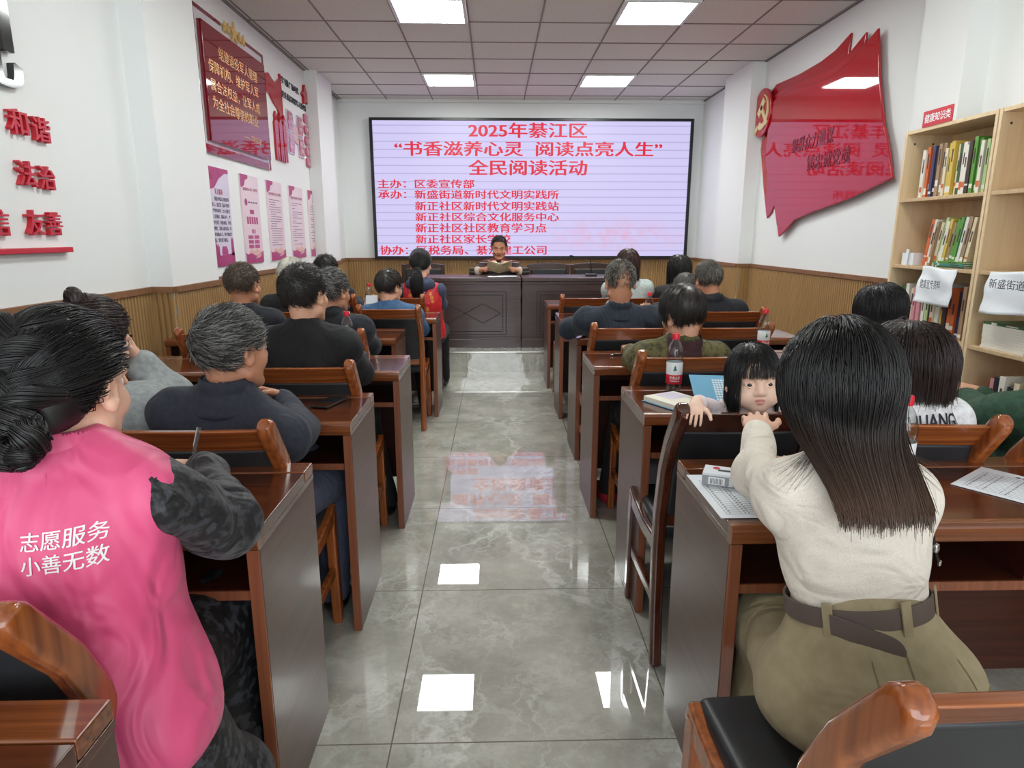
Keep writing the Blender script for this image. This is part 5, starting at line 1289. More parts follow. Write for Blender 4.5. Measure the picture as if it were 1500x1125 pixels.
for xa, ya in ((-0.85, 1.44), (-0.675, 1.46)):
    q = Vol(0.005); q.ell((xa, ya + 0.06, 0.03), (0.043, 0.12, 0.035), Rz(-0.25), 0); q.ell((xa + 0.004, ya + 0.03, 0.075), (0.033, 0.085, 0.045), Rz(-0.25), 0.006, 's'); q.fun(lambda X: 0.001 - X[..., 2], (-2, 0, -1), (0, 3, 1), 0.002, 'i')
    vol_object('shoe', [q.mesh()], MT['shoe'], A['org'], A['root'])
hd = A['hd']
def bun_extra(v): pass
front = lambda y: np.interp(y, [-0.11, -0.05, -0.02, 0.0, 0.02, 0.05, 0.075, 0.09], [-0.075, -0.055, -0.018, 0.022, 0.03, 0.05, 0.078, 0.082])
bunc = hd.w((0.03, -0.125, -0.062))
S1 = grow(hd, 4200, 0.22, 12, 0.02, 0.05, (0.02, 0.115, 0.05), line=front, layer=(0.006, 0.022), seed=4, jit=0.025, attract=(hd.w((-0.002, -0.118, 0.0)), 0.3))
cp = Vol(0.006)
cp.ell(hd.w((0, -0.018, 0.036)), V3(0.083, 0.104, 0.094), hd.R, 0); cp.ell(hd.w((0.0, -0.06, -0.0)), V3(0.07, 0.065, 0.07), hd.R, 0.03); cp.ell(hd.w((0.0, -0.075, -0.04)), V3(0.055, 0.045, 0.045), hd.R, 0.03)
cp.fun(lambda X: front(hd.loc(X)[..., 1]) - hd.loc(X)[..., 2], hd.c - 0.25, hd.c + 0.25, 0.008, 'i')
A['hair'] = vol_object('hair', [cp.mesh()], HM['black'], A['org'], A['root'])
strand_mesh('strands', S1, 0.0011, HM['black'], A['org'], A['hair'])
def lock(pts, rad, n, seed, twist=2.0, name='braid_lock', parent=None, m='black', sw=0.0011, org=None):
    """a rope of parallel strands around a centre line"""
    r = np.random.default_rng(seed); pts = np.array(pts, float); tt = np.linspace(0, 1, len(pts)); K = 14; s = np.linspace(0, 1, K)
    C = np.stack([np.interp(s, tt, pts[:, i]) for i in range(3)], 1)
    for _ in range(2): C[1:-1] = (C[:-2] + 2 * C[1:-1] + C[2:]) / 4
    T = np.gradient(C, axis=0); T /= np.linalg.norm(T, axis=1, keepdims=True); A_ = np.cross(T, (0.3, 0.5, 0.8)); A_ /= np.linalg.norm(A_, axis=1, keepdims=True); B_ = np.cross(T, A_)
    rr = np.interp(s, np.linspace(0, 1, len(rad)), rad); ph = r.uniform(0, 6.283, n); q = r.uniform(0.72, 1.05, n)
    an = ph[:, None] + twist * s[None]
    S_ = C[None] + (rr[None] * q[:, None])[:, :, None] * (np.cos(an)[:, :, None] * A_[None] + np.sin(an)[:, :, None] * B_[None])
    b = Vol(0.005); b.chain(list(C), list(rr * 0.72), 0.004)
    if org is None: org = V3(*(parent.parent or parent).location)
    o = vol_object(name, [b.mesh()], HM[m], org, parent)
    strand_mesh('lock_strands', S_, sw, HM[m], org, parent, 0.8)
    return o
H = hd.w
br = [(-0.012, -0.085, 0.098), (-0.008, -0.112, 0.062), (-0.002, -0.125, 0.024), (0.008, -0.13, -0.012)]
for i, (x, y, z) in enumerate(br):
    s = 1 if i % 2 else -1
    lock([H((x + s * 0.058, y + 0.04, z + 0.012)), H((x + s * 0.03, y + 0.002, z + 0.012)), H((x, y - 0.012, z - 0.006)), H((x - s * 0.026, y - 0.002, z - 0.034))], [0.012, 0.021, 0.021, 0.013], 260, 40 + i, 1.0, parent=A['hair'])
    lock([H((x - s * 0.06, y + 0.03, z + 0.015)), H((x - s * 0.028, y + 0.0, z + 0.002)), H((x + 0.002, y - 0.005, z - 0.022)), H((x + s * 0.024, y, z - 0.045))], [0.011, 0.019, 0.019, 0.012], 220, 60 + i, -1.0, parent=A['hair'])
for i in range(5):
    a0 = i * 1.26
    lock([bunc + hd.R @ (V3(math.cos(a0 + t_) * 0.027, -0.020 + 0.02 * math.sin(3 * t_), math.sin(a0 + t_) * 0.032)) for t_ in (0, 0.8, 1.6, 2.4, 3.2)], [0.012, 0.020, 0.022, 0.020, 0.011], 240, 80 + i, 1.5, name='bun_coil', parent=A['hair'])
# loose flyaway hairs at the nape
r_ = np.random.default_rng(5); fl = []
for i in range(60):
    p = hd.w((r_.uniform(-0.05, 0.06), -0.06 + r_.uniform(-0.02, 0.03), -0.075)); d = V3(r_.normal() * 0.6, -0.4 + r_.normal() * 0.4, -0.6); fl.append([p + d * 0.06 * t_ + V3(0, 0, -0.02) * t_ * t_ for t_ in np.linspace(0, 1, 6)])
strand_mesh('flyaway_hairs', np.array(fl), 0.0004, HM['black'], A['org'], A['hair'])
# lettering on the back of the vest, laid onto the cloth
def bvh_of(objs):
    V = []; F = []
    for o in objs:
        b = len(V); mw = o.matrix_world if o.parent is None else Matrix.Translation(Vector(o.parent.location)); V += [mw @ v_.co for v_ in o.data.vertices]; F += [[i + b for i in p.vertices] for p in o.data.polygons]
    return BVHTree.FromPolygons(V, F)
def cloth_text(rows, target, o0, U, Vv, N, material, parent, bold=0.02, off=0.0022, name='lettering'):
    """rows (text, u0, u1, v0, v1) around the point o0; each vertex is dropped along -N onto the cloth"""
    if len(rows) > 1: return [cloth_text([q], target, o0, U, Vv, N, material, parent, bold, off, name) for q in rows]
    bv = bvh_of([target]); O, U, Vv, N = map(Vector, (o0, U, Vv, N)); mb = MB(); org = Vector(parent.location)
    for body, u0, u1, v0, v1 in rows:
        T, F = text_mesh(body, bold, 0.0, 4)
        if not len(T): continue
        bm = bmesh.new(); vs = [bm.verts.new((u0 + (u1 - u0) * float(p[0]), v0 + (v1 - v0) * float(p[1]), float(p[2]))) for p in T]
        for q in F:
            try: bm.faces.new([vs[i] for i in q])
            except ValueError: pass
        for _ in range(2):
            lg = [e for e in bm.edges if e.calc_length() > 0.012]
            if lg: bmesh.ops.subdivide_edges(bm, edges=lg, cuts=1); bmesh.ops.triangulate(bm, faces=bm.faces)
        bm.verts.index_update(); Pn = []
        for v_ in bm.verts:
            s = O + U * v_.co.x + Vv * v_.co.y + N * 0.3
            hit = bv.ray_cast(s, -N, 1.0); Pn.append((hit[0] if hit[0] else s - N * 0.3) + N * (off + 0.5 * v_.co.z) - org)
        mb.add(Pn, [[v_.index for v_ in f_.verts] for f_ in bm.faces]); bm.free()
    me = bpy.data.meshes.new(name); me.from_pydata(mb.v, [], mb.f); me.update()
    return link(name, me, material, parent)
M['white_print'] = mat('white_print', srgb(240, 236, 238), 0.6); M['yellow_print'] = mat('yellow_print', srgb(226, 176, 70), 0.6); M['navy_print'] = mat('navy_print', srgb(40, 46, 66), 0.6)
cloth_text([('团', -0.186, -0.158, 0.0, 0.028), ('志愿服务', -0.123, -0.013, 0.0, 0.028), ('士', -0.186, -0.16, -0.036, -0.009), ('小善无数', -0.123, -0.013, -0.036, -0.007)], A['top'], (-0.605, 1.0, 0.932), (1, 0, 0), (0, 0, 1), (0.1, -0.995, 0), M['white_print'], A['root'], 0.012)
# pen in her hand
def pen(loc, d, label, name='pen', m=None, L_=0.14, tip=True):
    t = thing(name, label, 'pen', loc); R = Vector(d).normalized().to_track_quat('Z', 'Y'); t.rotation_mode = 'QUATERNION'; t.rotation_quaternion = R
    MB().lathe([(0.0, 0.012), (0.0042, 0.02), (0.0045, L_ - 0.02), (0.004, L_)], n=12).build('barrel', m or M['pet'], t, smooth=True)
    MB().lathe([(0.0, 0.0), (0.0008, 0.0), (0.0035, 0.016), (0.0, 0.017)], n=10).build('tip', M['steel'], t, smooth=True)
    MB().lathe([(0.0, 0.02), (0.0016, 0.02), (0.0016, L_ - 0.01), (0, L_ - 0.01)], n=8).build('refill', M['black_plastic'], t)
    MB().bx(0.004, 0.0055, -0.002, 0.002, L_ - 0.045, L_).build('clip', M['steel'], t)
    return t
pen((-0.715, 1.445, 0.835), (0.06, 0.42, 0.72), 'clear black-ink pen held by the woman in the pink vest')

# ---- left side audience
B = person('woman in a grey hoodie resting her face on her hand behind the pink vest', (-1.30, 1.93), (-1.205, 1.98, 1.088), hyaw=-0.35, hpitch=-0.2, hroll=0.1, skin='fair', sh=0.15, top=MT['grey'], top_name='hoodie', wrinkles=0.006, er=(-1.065, 2.12, 0.87), wr=(-1.145, 2.105, 1.0),
    wl=(-1.40, 2.36, 0.82), handR=dict(fwd=(-0.32, -0.08, 1), palm=(-0.75, -0.6, -0.2), curl=(0.55, 0.6, 0.7, 0.8), thumb=0.6, fine=0.004), legs_mat=MT['black'], res=0.009, seed=11, sleeve_r=1.2)
hair(B, 'dark_brown', grow(B['hd'], 3000, 0.16, 8, 0.06, 0.04, (0.0, 0.09, 0.09), seed=12, jit=0.06, layer=(0.004, 0.022), attract=(B['hd'].w((0, -0.10, 0.09)), 0.28)), 0.0012, thick=0.012)
for i in range(4): lock([B['hd'].w((0.02 * math.cos(a), -0.085 + 0.01 * i, 0.115 + 0.026 * math.sin(a))) for a in (i * 1.5, i * 1.5 + 1, i * 1.5 + 2, i * 1.5 + 3)], [0.012, 0.018, 0.018, 0.01], 80, 100 + i, 1.0, name='top_knot', parent=B['root'].children[-1], m='dark_brown')
C_ = person('grey-haired man in a dark navy suit jacket looking right, hand at his chin', (-0.80, 1.93), (-0.765, 1.90, 1.075), hyaw=-0.55, hpitch=-0.02, skin='tan', sh=0.15, top=MT['navy_c'], collar=MT['navy_c'], rdrop=0.075, er=(-0.63, 2.02, 0.80), wr=(-0.715, 2.14, 0.865), wl=(-1.0, 2.33, 0.825),
    handR=dict(fwd=(-0.75, -0.55, 0.35), palm=(0.1, -0.75, -0.5), curl=(0.9, 0.95, 1.0, 1.0), thumb=0.9, fine=0.004), legs_mat=MT['navy_leg'], res=0.009, seed=21, wrinkles=0.005,
    knees=[(-0.72, 2.34, 0.585), (-0.595, 2.31, 0.53)], ankles=[(-0.56, 2.44, 0.36), (-0.615, 2.27, 0.09)], neck=(-0.785, 1.885, 0.945))
short_hair(C_, 'salt', 5200, 0.040, 0.24, 0.03, 0.8, 0.0010, 22, (-0.03, -0.085, 0.07), 0.15, thick=0.012)
q = Vol(0.006); q.cap((-0.70, 2.118, 0.853), (-0.708, 2.130, 0.86), 0.034, 0.036, 0.0); vol_object('shirt_cuff', [q.mesh()], cloth('pale_blue_shirt', (158, 184, 214)), C_['org'], C_['root'])
D_ = person('man in a plain black jacket with thick black hair, back turned', (-0.765, 2.74), (-0.785, 2.74, 1.16), hyaw=-0.4, skin='mid', sh=0.15, top=MT['black'], legs_mat=MT['black'], seed=31, ankles=[(-0.88, 3.17, 0.09), (-0.56, 3.14, 0.09)])
short_hair(D_, 'soft_black', 4200, 0.030, 0.32, 0.03, 0.5, 0.0011, 32, (0.01, -0.085, 0.085), 0.16, thick=0.010)
E_ = person('close-cropped brown-haired man in navy jacket by the left wall panelling', (-1.44, 3.74), (-1.395, 3.70, 1.13), hyaw=-0.25, skin='tan', sh=0.15, top=MT['navy_s'], collar=MT['navy_s'], legs_mat=MT['black'], seed=41)
short_hair(E_, 'stubble', 2600, 0.013, 0.45, 0.02, 0.3, 0.0012, 42)
F_ = person('white-haired person in dark jacket near the left wall posters', (-1.36, 4.68), (-1.40, 4.63, 1.127), hyaw=-0.3, skin='tan', sh=0.16, top=MT['black'], collar=MT['black'], legs_mat=MT['black'], seed=51)
short_hair(F_, 'white', 2600, 0.04, 0.2, 0.05, 0.6, 0.0014, 52, thick=0.012)
G_ = person('man with salt-and-pepper hair in a dark zip jacket facing the screen', (-0.885, 3.66), (-0.895, 3.65, 1.10), hyaw=-0.5, skin='tan', sh=0.145, top=MT['navy_s'], collar=MT['black'], legs_mat=MT['black'], seed=61, wrinkles=0.005)
short_hair(G_, 'salt', 3200, 0.03, 0.35, 0.03, 0.5, 0.0012, 62, thick=0.008)
H_ = person('man with black hair in a slate-blue shirt, slouching low', (-0.735, 4.82), (-0.77, 4.83, 1.035), hyaw=-0.6, hpitch=-0.1, skin='mid', sh=0.165, top=MT['blue'], legs_mat=MT['black'], seed=71, ankles=[(-0.86, 5.25, 0.09), (-0.58, 5.22, 0.09)])
short_hair(H_, 'soft_black', 2800, 0.04, 0.2, 0.06, 0.6, 0.0012, 72, thick=0.010)
def torso_vest(t, S):
    P, N, u, Rt, f, r = (S[q] for q in ('P', 'N', 'u', 'Rt', 'f', 'r')); ax = N - P
    t.ell(P + V3(0, 0, 0.03), (0.178, 0.145, 0.14), None, 0.03); t.ell(P + ax * 0.36, (0.165, 0.125, 0.18), Rt, 0.06); t.ell(P + ax * 0.66 - f * 0.012, (0.165, 0.122, 0.16), Rt, 0.06)
    for s_ in (S['SL'] + r * 0.02, S['SR'] - r * 0.02): t.cap(N - r * np.sign((N - s_) @ r) * 0.06 - u * 0.03, s_, 0.05, 0.055, 0.03)
    t.ell(N - f * 0.08 + u * 0.0, (0.062, 0.05, 0.11), Rt, 0.01, 's')
I_ = person('ponytailed woman in a red vest over a slate hoodie, front left row', (-0.61, 5.68), (-0.63, 5.66, 1.163), hyaw=-0.15, skin='fair', sh=0.135, top=MT['red'], top_name='vest', torso=torso_vest, sleeve_mat=MT['hood'], sleeve_name='hoodie', legs_mat=MT['black'], seed=81, bulk=0.95, res=0.010)
q = Vol(0.008); Nn = I_['N']; q.ell(Nn - V3(0, 0.05, 0.015), (0.125, 0.075, 0.06), Rx(-0.5), 0); q.ell(Nn + V3(0, 0.02, 0.0), (0.09, 0.08, 0.045), None, 0.03); q.cap(Nn, Nn + V3(0, 0, 0.2), 0.05, 0.05, 0.01, 's')
vol_object('hood', [q.mesh(wrinkle(8, 0.006, 34.0))], MT['hood'], I_['org'], I_['root'])
cb = lambda y: np.interp(y, [-0.11, -0.06, -0.02, 0.01, 0.03, 0.06, 0.09], [-0.075, -0.055, -0.015, 0.02, 0.03, 0.06, 0.085])
hair(I_, 'black', grow(I_['hd'], 2200, 0.2, 10, 0.02, 0.05, (0.0, 0.1, 0.07), line=cb, layer=(0.006, 0.018), seed=82, jit=0.04, attract=(I_['hd'].w((0, -0.125, -0.02)), 0.3)), 0.0013, line=cb, thick=0.014)
lock([I_['hd'].w(p) for p in ((0, -0.105, -0.03), (0, -0.14, -0.06), (0.0, -0.15, -0.13), (0.004, -0.155, -0.22), (0.012, -0.15, -0.30))], [0.028, 0.042, 0.056, 0.052, 0.022], 520, 83, 0.4, 'ponytail', I_['root'], 'black', 0.0014)
cloth_text([('文', -0.075, -0.05, 0.0, 0.03), ('明', -0.105, -0.08, -0.02, 0.01), ('实', 0.065, 0.09, -0.005, 0.025), ('践', 0.075, 0.1, -0.035, -0.007), ('所', 0.08, 0.105, -0.067, -0.038), ('志', 0.04, 0.065, -0.13, -0.1)], I_['top'], (-0.62, 5.5, 0.915), (1, 0, 0), (0, 0, 1), (0, -1, 0), M['yellow_print'], I_['root'], 0.02)
J_ = person('black-haired person in dark clothes in the far left corner', (-1.36, 5.70), (-1.43, 5.68, 1.115), hyaw=-0.3, skin='mid', sh=0.15, top=MT['dark'], legs_mat=MT['black'], seed=91)
short_hair(J_, 'black', 2000, 0.04, 0.35, 0.05, 0.4, 0.0015, 92, thick=0.012)

# ---- presenter on the dais
K_ = person('man on the dais in a striped maroon polo, reading aloud from an open book', (0.05, 7.87), (0.047, 7.80, 1.262), hyaw=PI, hpitch=-0.22, yaw=PI, hsc=1.06, skin='tan', sh=0.175, pz=0.545 + DZ, top=mat('striped_maroon_polo', srgb(66, 26, 32), 0.85), top_name='polo_shirt', collar=MT['dark'], legs_mat=MT['black'], shoes=True, res=0.008, hres=0.004,
    er=(-0.235, 7.60, 1.0), wr=(-0.10, 7.475, 1.035), el=(0.325, 7.60, 1.0), wl=(0.19, 7.475, 1.03), long_sleeve=False, seed=101, knees=[(0.14, 7.46, 0.74), (-0.06, 7.46, 0.74)], ankles=[(0.14, 7.42, 0.31), (-0.06, 7.42, 0.31)], neck=(0.047, 7.85, 1.095),
    handR=dict(fwd=(0.55, 0.1, 0.75), palm=(0.75, 0.25, -0.5), curl=(0.55, 0.6, 0.6, 0.65), thumb=0.2, fine=0.0035), handL=dict(fwd=(-0.6, 0.1, 0.72), palm=(-0.7, 0.3, -0.5), curl=(0.35, 0.4, 0.45, 0.5), thumb=0.2, fine=0.0035))
def stripes(m):   # horizontal knit stripes on the sleeves and chest
    nt = m.node_tree; L = nt.links.new; b = nt.nodes['Principled BSDF']; g = nt.nodes.new('ShaderNodeNewGeometry'); s = nt.nodes.new('ShaderNodeSeparateXYZ'); L(g.outputs['Position'], s.inputs[0])
    r = nt.nodes.new('ShaderNodeValToRGB'); r.color_ramp.interpolation = 'CONSTANT'; mr = nt.nodes.new('ShaderNodeMapRange'); mr.inputs['From Min'].default_value = 0.95; mr.inputs['From Max'].default_value = 1.15; L(s.outputs['Z'], mr.inputs['Value']); L(mr.outputs['Result'], r.inputs['Fac'])
    e = r.color_ramp.elements; e[0].position = 0; e[0].color = (*srgb(40, 28, 30), 1); e[1].position = 0.80; e[1].color = (*srgb(104, 32, 38), 1)
    for p, c in ((0.24, (150, 138, 128)), (0.27, (40, 28, 30)), (0.46, (150, 136, 126)), (0.49, (60, 44, 42)), (0.62, (40, 28, 30)), (0.72, (160, 146, 138)), (0.75, (44, 28, 30))):
        x = e.new(p); x.color = (*srgb(*c), 1)
    L(r.outputs['Color'], b.inputs['Base Color'])
stripes(bpy.data.materials['striped_maroon_polo'])
for s_, e_ in ((K_['EL'], K_['WL']), (K_['ER'], K_['WR'])):
    q = Vol(0.006); d_ = (e_ - s_) / np.linalg.norm(e_ - s_); q.cap(s_ + d_ * 0.035, s_ + d_ * 0.05, 0.053, 0.052, 0); vol_object('cuff', [q.mesh()], cloth('pale_cuff', (176, 166, 150)), K_['org'], K_['root'])
lineK = lambda y: np.interp(y, [-0.11, -0.06, -0.02, 0.005, 0.03, 0.05, 0.075, 0.09], [-0.06, -0.045, 0.0, 0.03, 0.03, 0.075, 0.092, 0.10])
short_hair(K_, 'soft_black', 2600, 0.016, 0.5, 0.02, 0.2, 0.0013, 102, line=lineK, thick=0.006)
# open book in his hands
def open_book(name, label, loc, rz, tilt, w2, h2, ang, thick, cover, title=None):
    t = thing(name, label, 'book', loc); t.rotation_euler = (tilt, 0, rz)
    for s in (-1, 1):
        a = ang * s; mb = MB(); mt = Matrix.Rotation(-a, 3, 'Z')
        mb.box(mt @ Vector((s * w2 / 2, 0.0, h2 / 2)), (w2, 0.003, h2), mt); mb.build('cover', cover, t, 0.001)
        V = []; F = []; n = 8
        for i in range(n + 1):
            u = i / n; d_ = thick * (0.35 + 0.65 * math.sin(PI * min(1, u * 1.1 + 0.08)) ** 0.5)
            for yy in (0.0015, d_):
                for z in (0.005, h2 - 0.005): p = mt @ Vector((s * u * (w2 - 0.006), yy, z)); V.append(tuple(p))
        for i in range(n): b = 4 * i; F += [[b+2, b+6, b+7, b+3], [b, b+1, b+5, b+4], [b+1, b+3, b+7, b+5], [b, b+4, b+6, b+2]]
        F.append([4*n, 4*n+1, 4*n+3, 4*n+2]); mb = MB(); mb.add(V, F); mb.build('pages', M['pages'], t)
    return t
tanc = cloth('buff_book_cover', (206, 190, 150), rough=0.6)
bk = open_book('book', 'open buff-covered book held up by the man on the dais', (0.045, 7.40, 1.03), PI + 0.15, 0.0, 0.145, 0.19, -0.35, 0.012, tanc)
bk.rotation_euler = (0.95, 0, 0.08); bk.location = (0.045, 7.47, 0.988)
lettering([('阅读人生', 0.03, 0.12, 0.135, 0.16)], (0, -0.0025, 0), (math.cos(0.35), math.sin(0.35), 0), (0, 0, 1), (0, -1, 0), M['spine_print'], bk, bold=0.0)
mb = MB()
for k in range(2): mb.box((0.0 + 0.11 * k, 0, 0.003 + 0.003 * k), (0.2, 0.14, 0.004), Matrix.Rotation(0.15 - 0.3 * k, 3, 'Z'))
o = mb.build('paper_stack', M['white_paper']); o.location = (0.02, 7.10, 0.972); tag(o, 'loose papers on the podium table before the reading man', 'papers')
t = thing('gooseneck_microphone', 'slim black gooseneck microphone standing on the dais table', 'microphone', (1.05, 7.25, DZ + 0.75))
MB().bx(-0.06, 0.06, -0.05, 0.05, 0, 0.025).build('base', M['black_plastic'], t, 0.006)
MB().tube([(0, 0, 0.02), (0, 0, 0.10), (-0.01, -0.02, 0.17), (-0.06, -0.06, 0.2), (-0.16, -0.1, 0.205), (-0.21, -0.12, 0.215)], 0.0045, 8).build('gooseneck', M['black_plastic'], t, smooth=True)
MB().tube([(-0.21, -0.12, 0.215), (-0.25, -0.135, 0.222)], 0.009, 10).build('capsule', M['black_plastic'], t, smooth=True)

# ---- right side audience
N_ = person('person in a mottled olive jacket with maroon collar, head tilted left', (0.81, 2.95), (0.825, 2.87, 1.064), hyaw=0.45, hpitch=-0.15, hroll=-0.15, skin='mid', sh=0.155, top=MT['olive'], top_name='quilted_jacket', legs_mat=MT['black'], seed=111, csz=1.12, collar=MT['maroon'], wrinkles=0.005, shoe_mat=MT['redshoe'],
    knees=[(0.655, 3.22, 0.53), (0.93, 3.2, 0.53)], ankles=[(0.60, 3.27, 0.09), (0.95, 3.28, 0.09)], fwd=V3(-0.25, 1, 0))
short_hair(N_, 'soft_black', 4200, 0.062, 0.12, 0.10, 0.5, 0.0011, 112, (0.03, -0.06, 0.11), 0.12, thick=0.014)
O_ = person('broad man in a navy pinstripe suit with a balding crown, arms spread on the desk', (0.735, 3.84), (0.72, 3.80, 1.135), hyaw=0.0, hpitch=-0.3, skin='tan', sh=0.185, top=MT['suit'], collar=MT['suit'], legs_mat=MT['black'], seed=121, el=(0.44, 3.92, 0.855), wl=(0.60, 4.15, 0.825), er=(0.98, 3.94, 0.86), wr=(0.88, 4.17, 0.825), neck=(0.72, 3.78, 0.975), bulk=1.05, ankles=[(0.66, 4.12, 0.09), (0.83, 4.1, 0.09)])
hd = O_['hd']
def bald(y): return hair_line(y)
So = grow(hd, 3200, 0.016, 4, 0.03, 0.3, (0, -0.05, 0.12), seed=122, jit=0.2)
q_ = hd.loc(So[:, 0]); dist = np.linalg.norm((q_ - V3(0.01, -0.1, 0.012)) / V3(0.06, 0.06, 0.058), axis=1)
keep = dist > np.random.default_rng(1).uniform(0.25, 1.25, len(dist))
capO = cap_mesh(hd, hair_line, 0.003, 0.006)
baseO = vol_object('hair', [capO], HM['stubble'], O_['org'], O_['root']); strand_mesh('strands', So[keep], 0.0013, HM['grey'], O_['org'], baseO)
P_ = person('woman with shoulder-length brown hair in a pale denim jacket, front row', (1.16, 5.61), (1.125, 5.62, 1.162), hyaw=-0.1, skin='fair', sh=0.15, top=MT['denim'], top_name='denim_jacket', collar=MT['denim'], legs_mat=MT['black'], seed=131, wrinkles=0.007, er=(1.36, 5.72, 0.87))
bob_line = lambda y: np.interp(y, [-0.11, -0.06, 0.0, 0.03, 0.05, 0.075, 0.09], [-0.07, -0.06, -0.02, 0.03, 0.055, 0.078, 0.085])
def bob(S, m, n, zend, seed, width=0.0012, frontlen=0.08, coll=None, back=0.0, thick=0.012, layer=(0.004, 0.022), jit=0.05, length=0.34, grav=0.42, crown=(0, -0.02, 0.13)):
    hd = S['hd']; N = S['N']
    cl = [(N + S['f'] * 0.0, (0.066, 0.066, 0.13), None), (N - S['u'] * 0.2 - S['f'] * 0.02, (0.2, 0.13, 0.2), S['Rt']), (S['SL'], (0.075, 0.07, 0.07), None), (S['SR'], (0.075, 0.07, 0.07), None)] if coll is None else coll
    return hair(S, m, grow(hd, n, length, 16, grav, 0.05, crown, line=bob_line, layer=layer, coll=cl, seed=seed, jit=jit, zend=zend, frontlen=frontlen, back=back), width, line=bob_line, thick=thick, taper=0.5)
bob(P_, 'brown', 2600, 1.035, 132, 0.0014, 0.2)
Q_ = person('person with long straight black hair in a dark hooded jacket, front row', (1.60, 5.61), (1.565, 5.62, 1.112), hyaw=0.0, skin='fair', sh=0.15, top=MT['dark'], legs_mat=MT['black'], seed=141)
bob(Q_, 'black', 2600, 0.95, 142, 0.0014, 0.2)
q = Vol(0.009); Nn = Q_['N']; q.ell(Nn - V3(0, 0.07, 0.04), (0.13, 0.07, 0.07), Rx(-0.5), 0); vol_object('hood', [q.mesh(wrinkle(9, 0.006, 30.0))], MT['dark'], Q_['org'], Q_['root'])
R_ = person('small grey-haired person half hidden behind the navy coat', (1.06, 4.62), (1.44, 4.97, 0.995), hyaw=0.1, hpitch=-0.3, skin='tan', sh=0.14, top=MT['dark'], legs_mat=MT['black'], seed=151, neck=(1.37, 4.9, 0.86), pz=0.53, wl=(1.15, 5.13, 0.82), wr=(1.42, 5.17, 0.82))
short_hair(R_, 'grey', 2400, 0.045, 0.15, 0.08, 0.4, 0.0013, 152, thick=0.010)
S_ = person('grey-haired man in a plain navy coat on the right, back turned', (1.55, 4.62), (1.48, 4.57, 1.10), hyaw=0.15, hpitch=-0.15, skin='tan', sh=0.17, top=MT['navy_s'], collar=MT['navy_s'], legs_mat=MT['black'], seed=161, neck=(1.51, 4.53, 0.945), bulk=1.03)
short_hair(S_, 'grey', 3200, 0.036, 0.3, 0.04, 0.6, 0.0013, 162, (0.03, -0.07, 0.1), thick=0.009)
T_ = person('child with glossy black bowl-cut hair and a rose collar before the bookcase', (1.64, 2.88), (1.675, 2.82, 1.075), hyaw=0.7, hpitch=-0.25, skin='fair', sh=0.125, hsc=0.9, top=MT['dark'], collar=MT['rose'], legs_mat=MT['black'], seed=171, bulk=0.85)
bob(T_, 'black', 3600, 1.015, 172, 0.0011, 0.09, jit=0.03, layer=(0.006, 0.026), thick=0.016)
U_ = person('person with a dark brown bob in a white shirt lettered across the back', (1.20, 1.93), (1.25, 1.935, 1.005), hyaw=0.55, hpitch=-0.1, hsc=1.05, skin='fair', sh=0.135, top=MT['white'], top_name='shirt', legs_mat=MT['black'], seed=181, bulk=0.9, res=0.008, neck=(1.262, 1.895, 0.898), er=(1.45, 2.06, 0.8))
bob(U_, 'dark_brown', 5200, 0.945, 182, 0.0011, 0.10, jit=0.06, layer=(0.006, 0.03), thick=0.018)
cloth_text([('ALSHUANG', -0.135, 0.085, -0.025, 0.02)], U_['top'], (1.262, 1.75, 0.905), (0.99, -0.05, 0.14), (-0.05, 0.3, 0.95), (0.0, -0.85, 0.5), M['navy_print'], U_['root'], 0.02)
Vv_ = person('person in a ribbed dark green sweater bending forward at the right photo edge', (1.72, 1.92), (1.93, 2.10, 1.02), hyaw=-0.2, hpitch=-0.5, skin='mid', sh=0.16, top=MT['green'], top_name='sweater', legs_mat=MT['black'], seed=191, neck=(1.84, 2.0, 0.885), res=0.009, wrinkles=0.003, el=(1.60, 2.0, 0.83), wl=(1.72, 2.3, 0.82))
short_hair(Vv_, 'soft_black', 2400, 0.04, 0.2, 0.08, 0.4, 0.0012, 192, thick=0.010)

# ---- toddler kneeling on the dark chair, facing back over its rail
M_ = person('toddler with black bangs peering back over the dark chair rail', (0.76, 2.15), (0.79, 1.945, 0.967), hyaw=PI - 0.12, hpitch=0.02, hroll=0.06, yaw=PI - 0.2, hsc=0.90, child=True, skin='child', sh=0.085, pz=0.60, bulk=0.6, top=MT['pale_pink'], top_name='blouse', arm=0.55, wr=(0.575, 1.80, 0.935), er=(0.655, 1.965, 0.865), wl=(0.88, 1.90, 0.86), el=(0.89, 1.97, 0.80),
    knees=[(0.83, 2.05, 0.535), (0.70, 2.05, 0.535)], ankles=[(0.83, 2.26, 0.545), (0.70, 2.26, 0.545)], legs_mat=MT['hood'], handR=dict(fwd=(-0.3, -0.75, -0.35), palm=(0.05, 0.4, -0.9), curl=(0.65, 0.7, 0.7, 0.75), thumb=0.15, fine=0.0028, k=0.002), res=0.007, hres=0.0036, seed=201, shoes=False, wrinkles=0.003)
hd = M_['hd']
kid_line = lambda y: np.interp(y, [-0.11, -0.06, 0.0, 0.02, 0.035, 0.055, 0.075, 0.09], [-0.06, -0.055, -0.02, 0.01, 0.04, 0.062, 0.074, 0.08])
N0 = M_['N']
Sk_ = grow(hd, 4600, 0.25, 16, 0.4, 0.03, (0.01, -0.015, 0.13), line=kid_line, layer=(0.002, 0.012), coll=[(N0, (0.05, 0.05, 0.09), None), (N0 - V3(0, 0, 0.12), (0.12, 0.09, 0.12), None)], seed=202, jit=0.045, zend=0.875, face_stop=0.026)
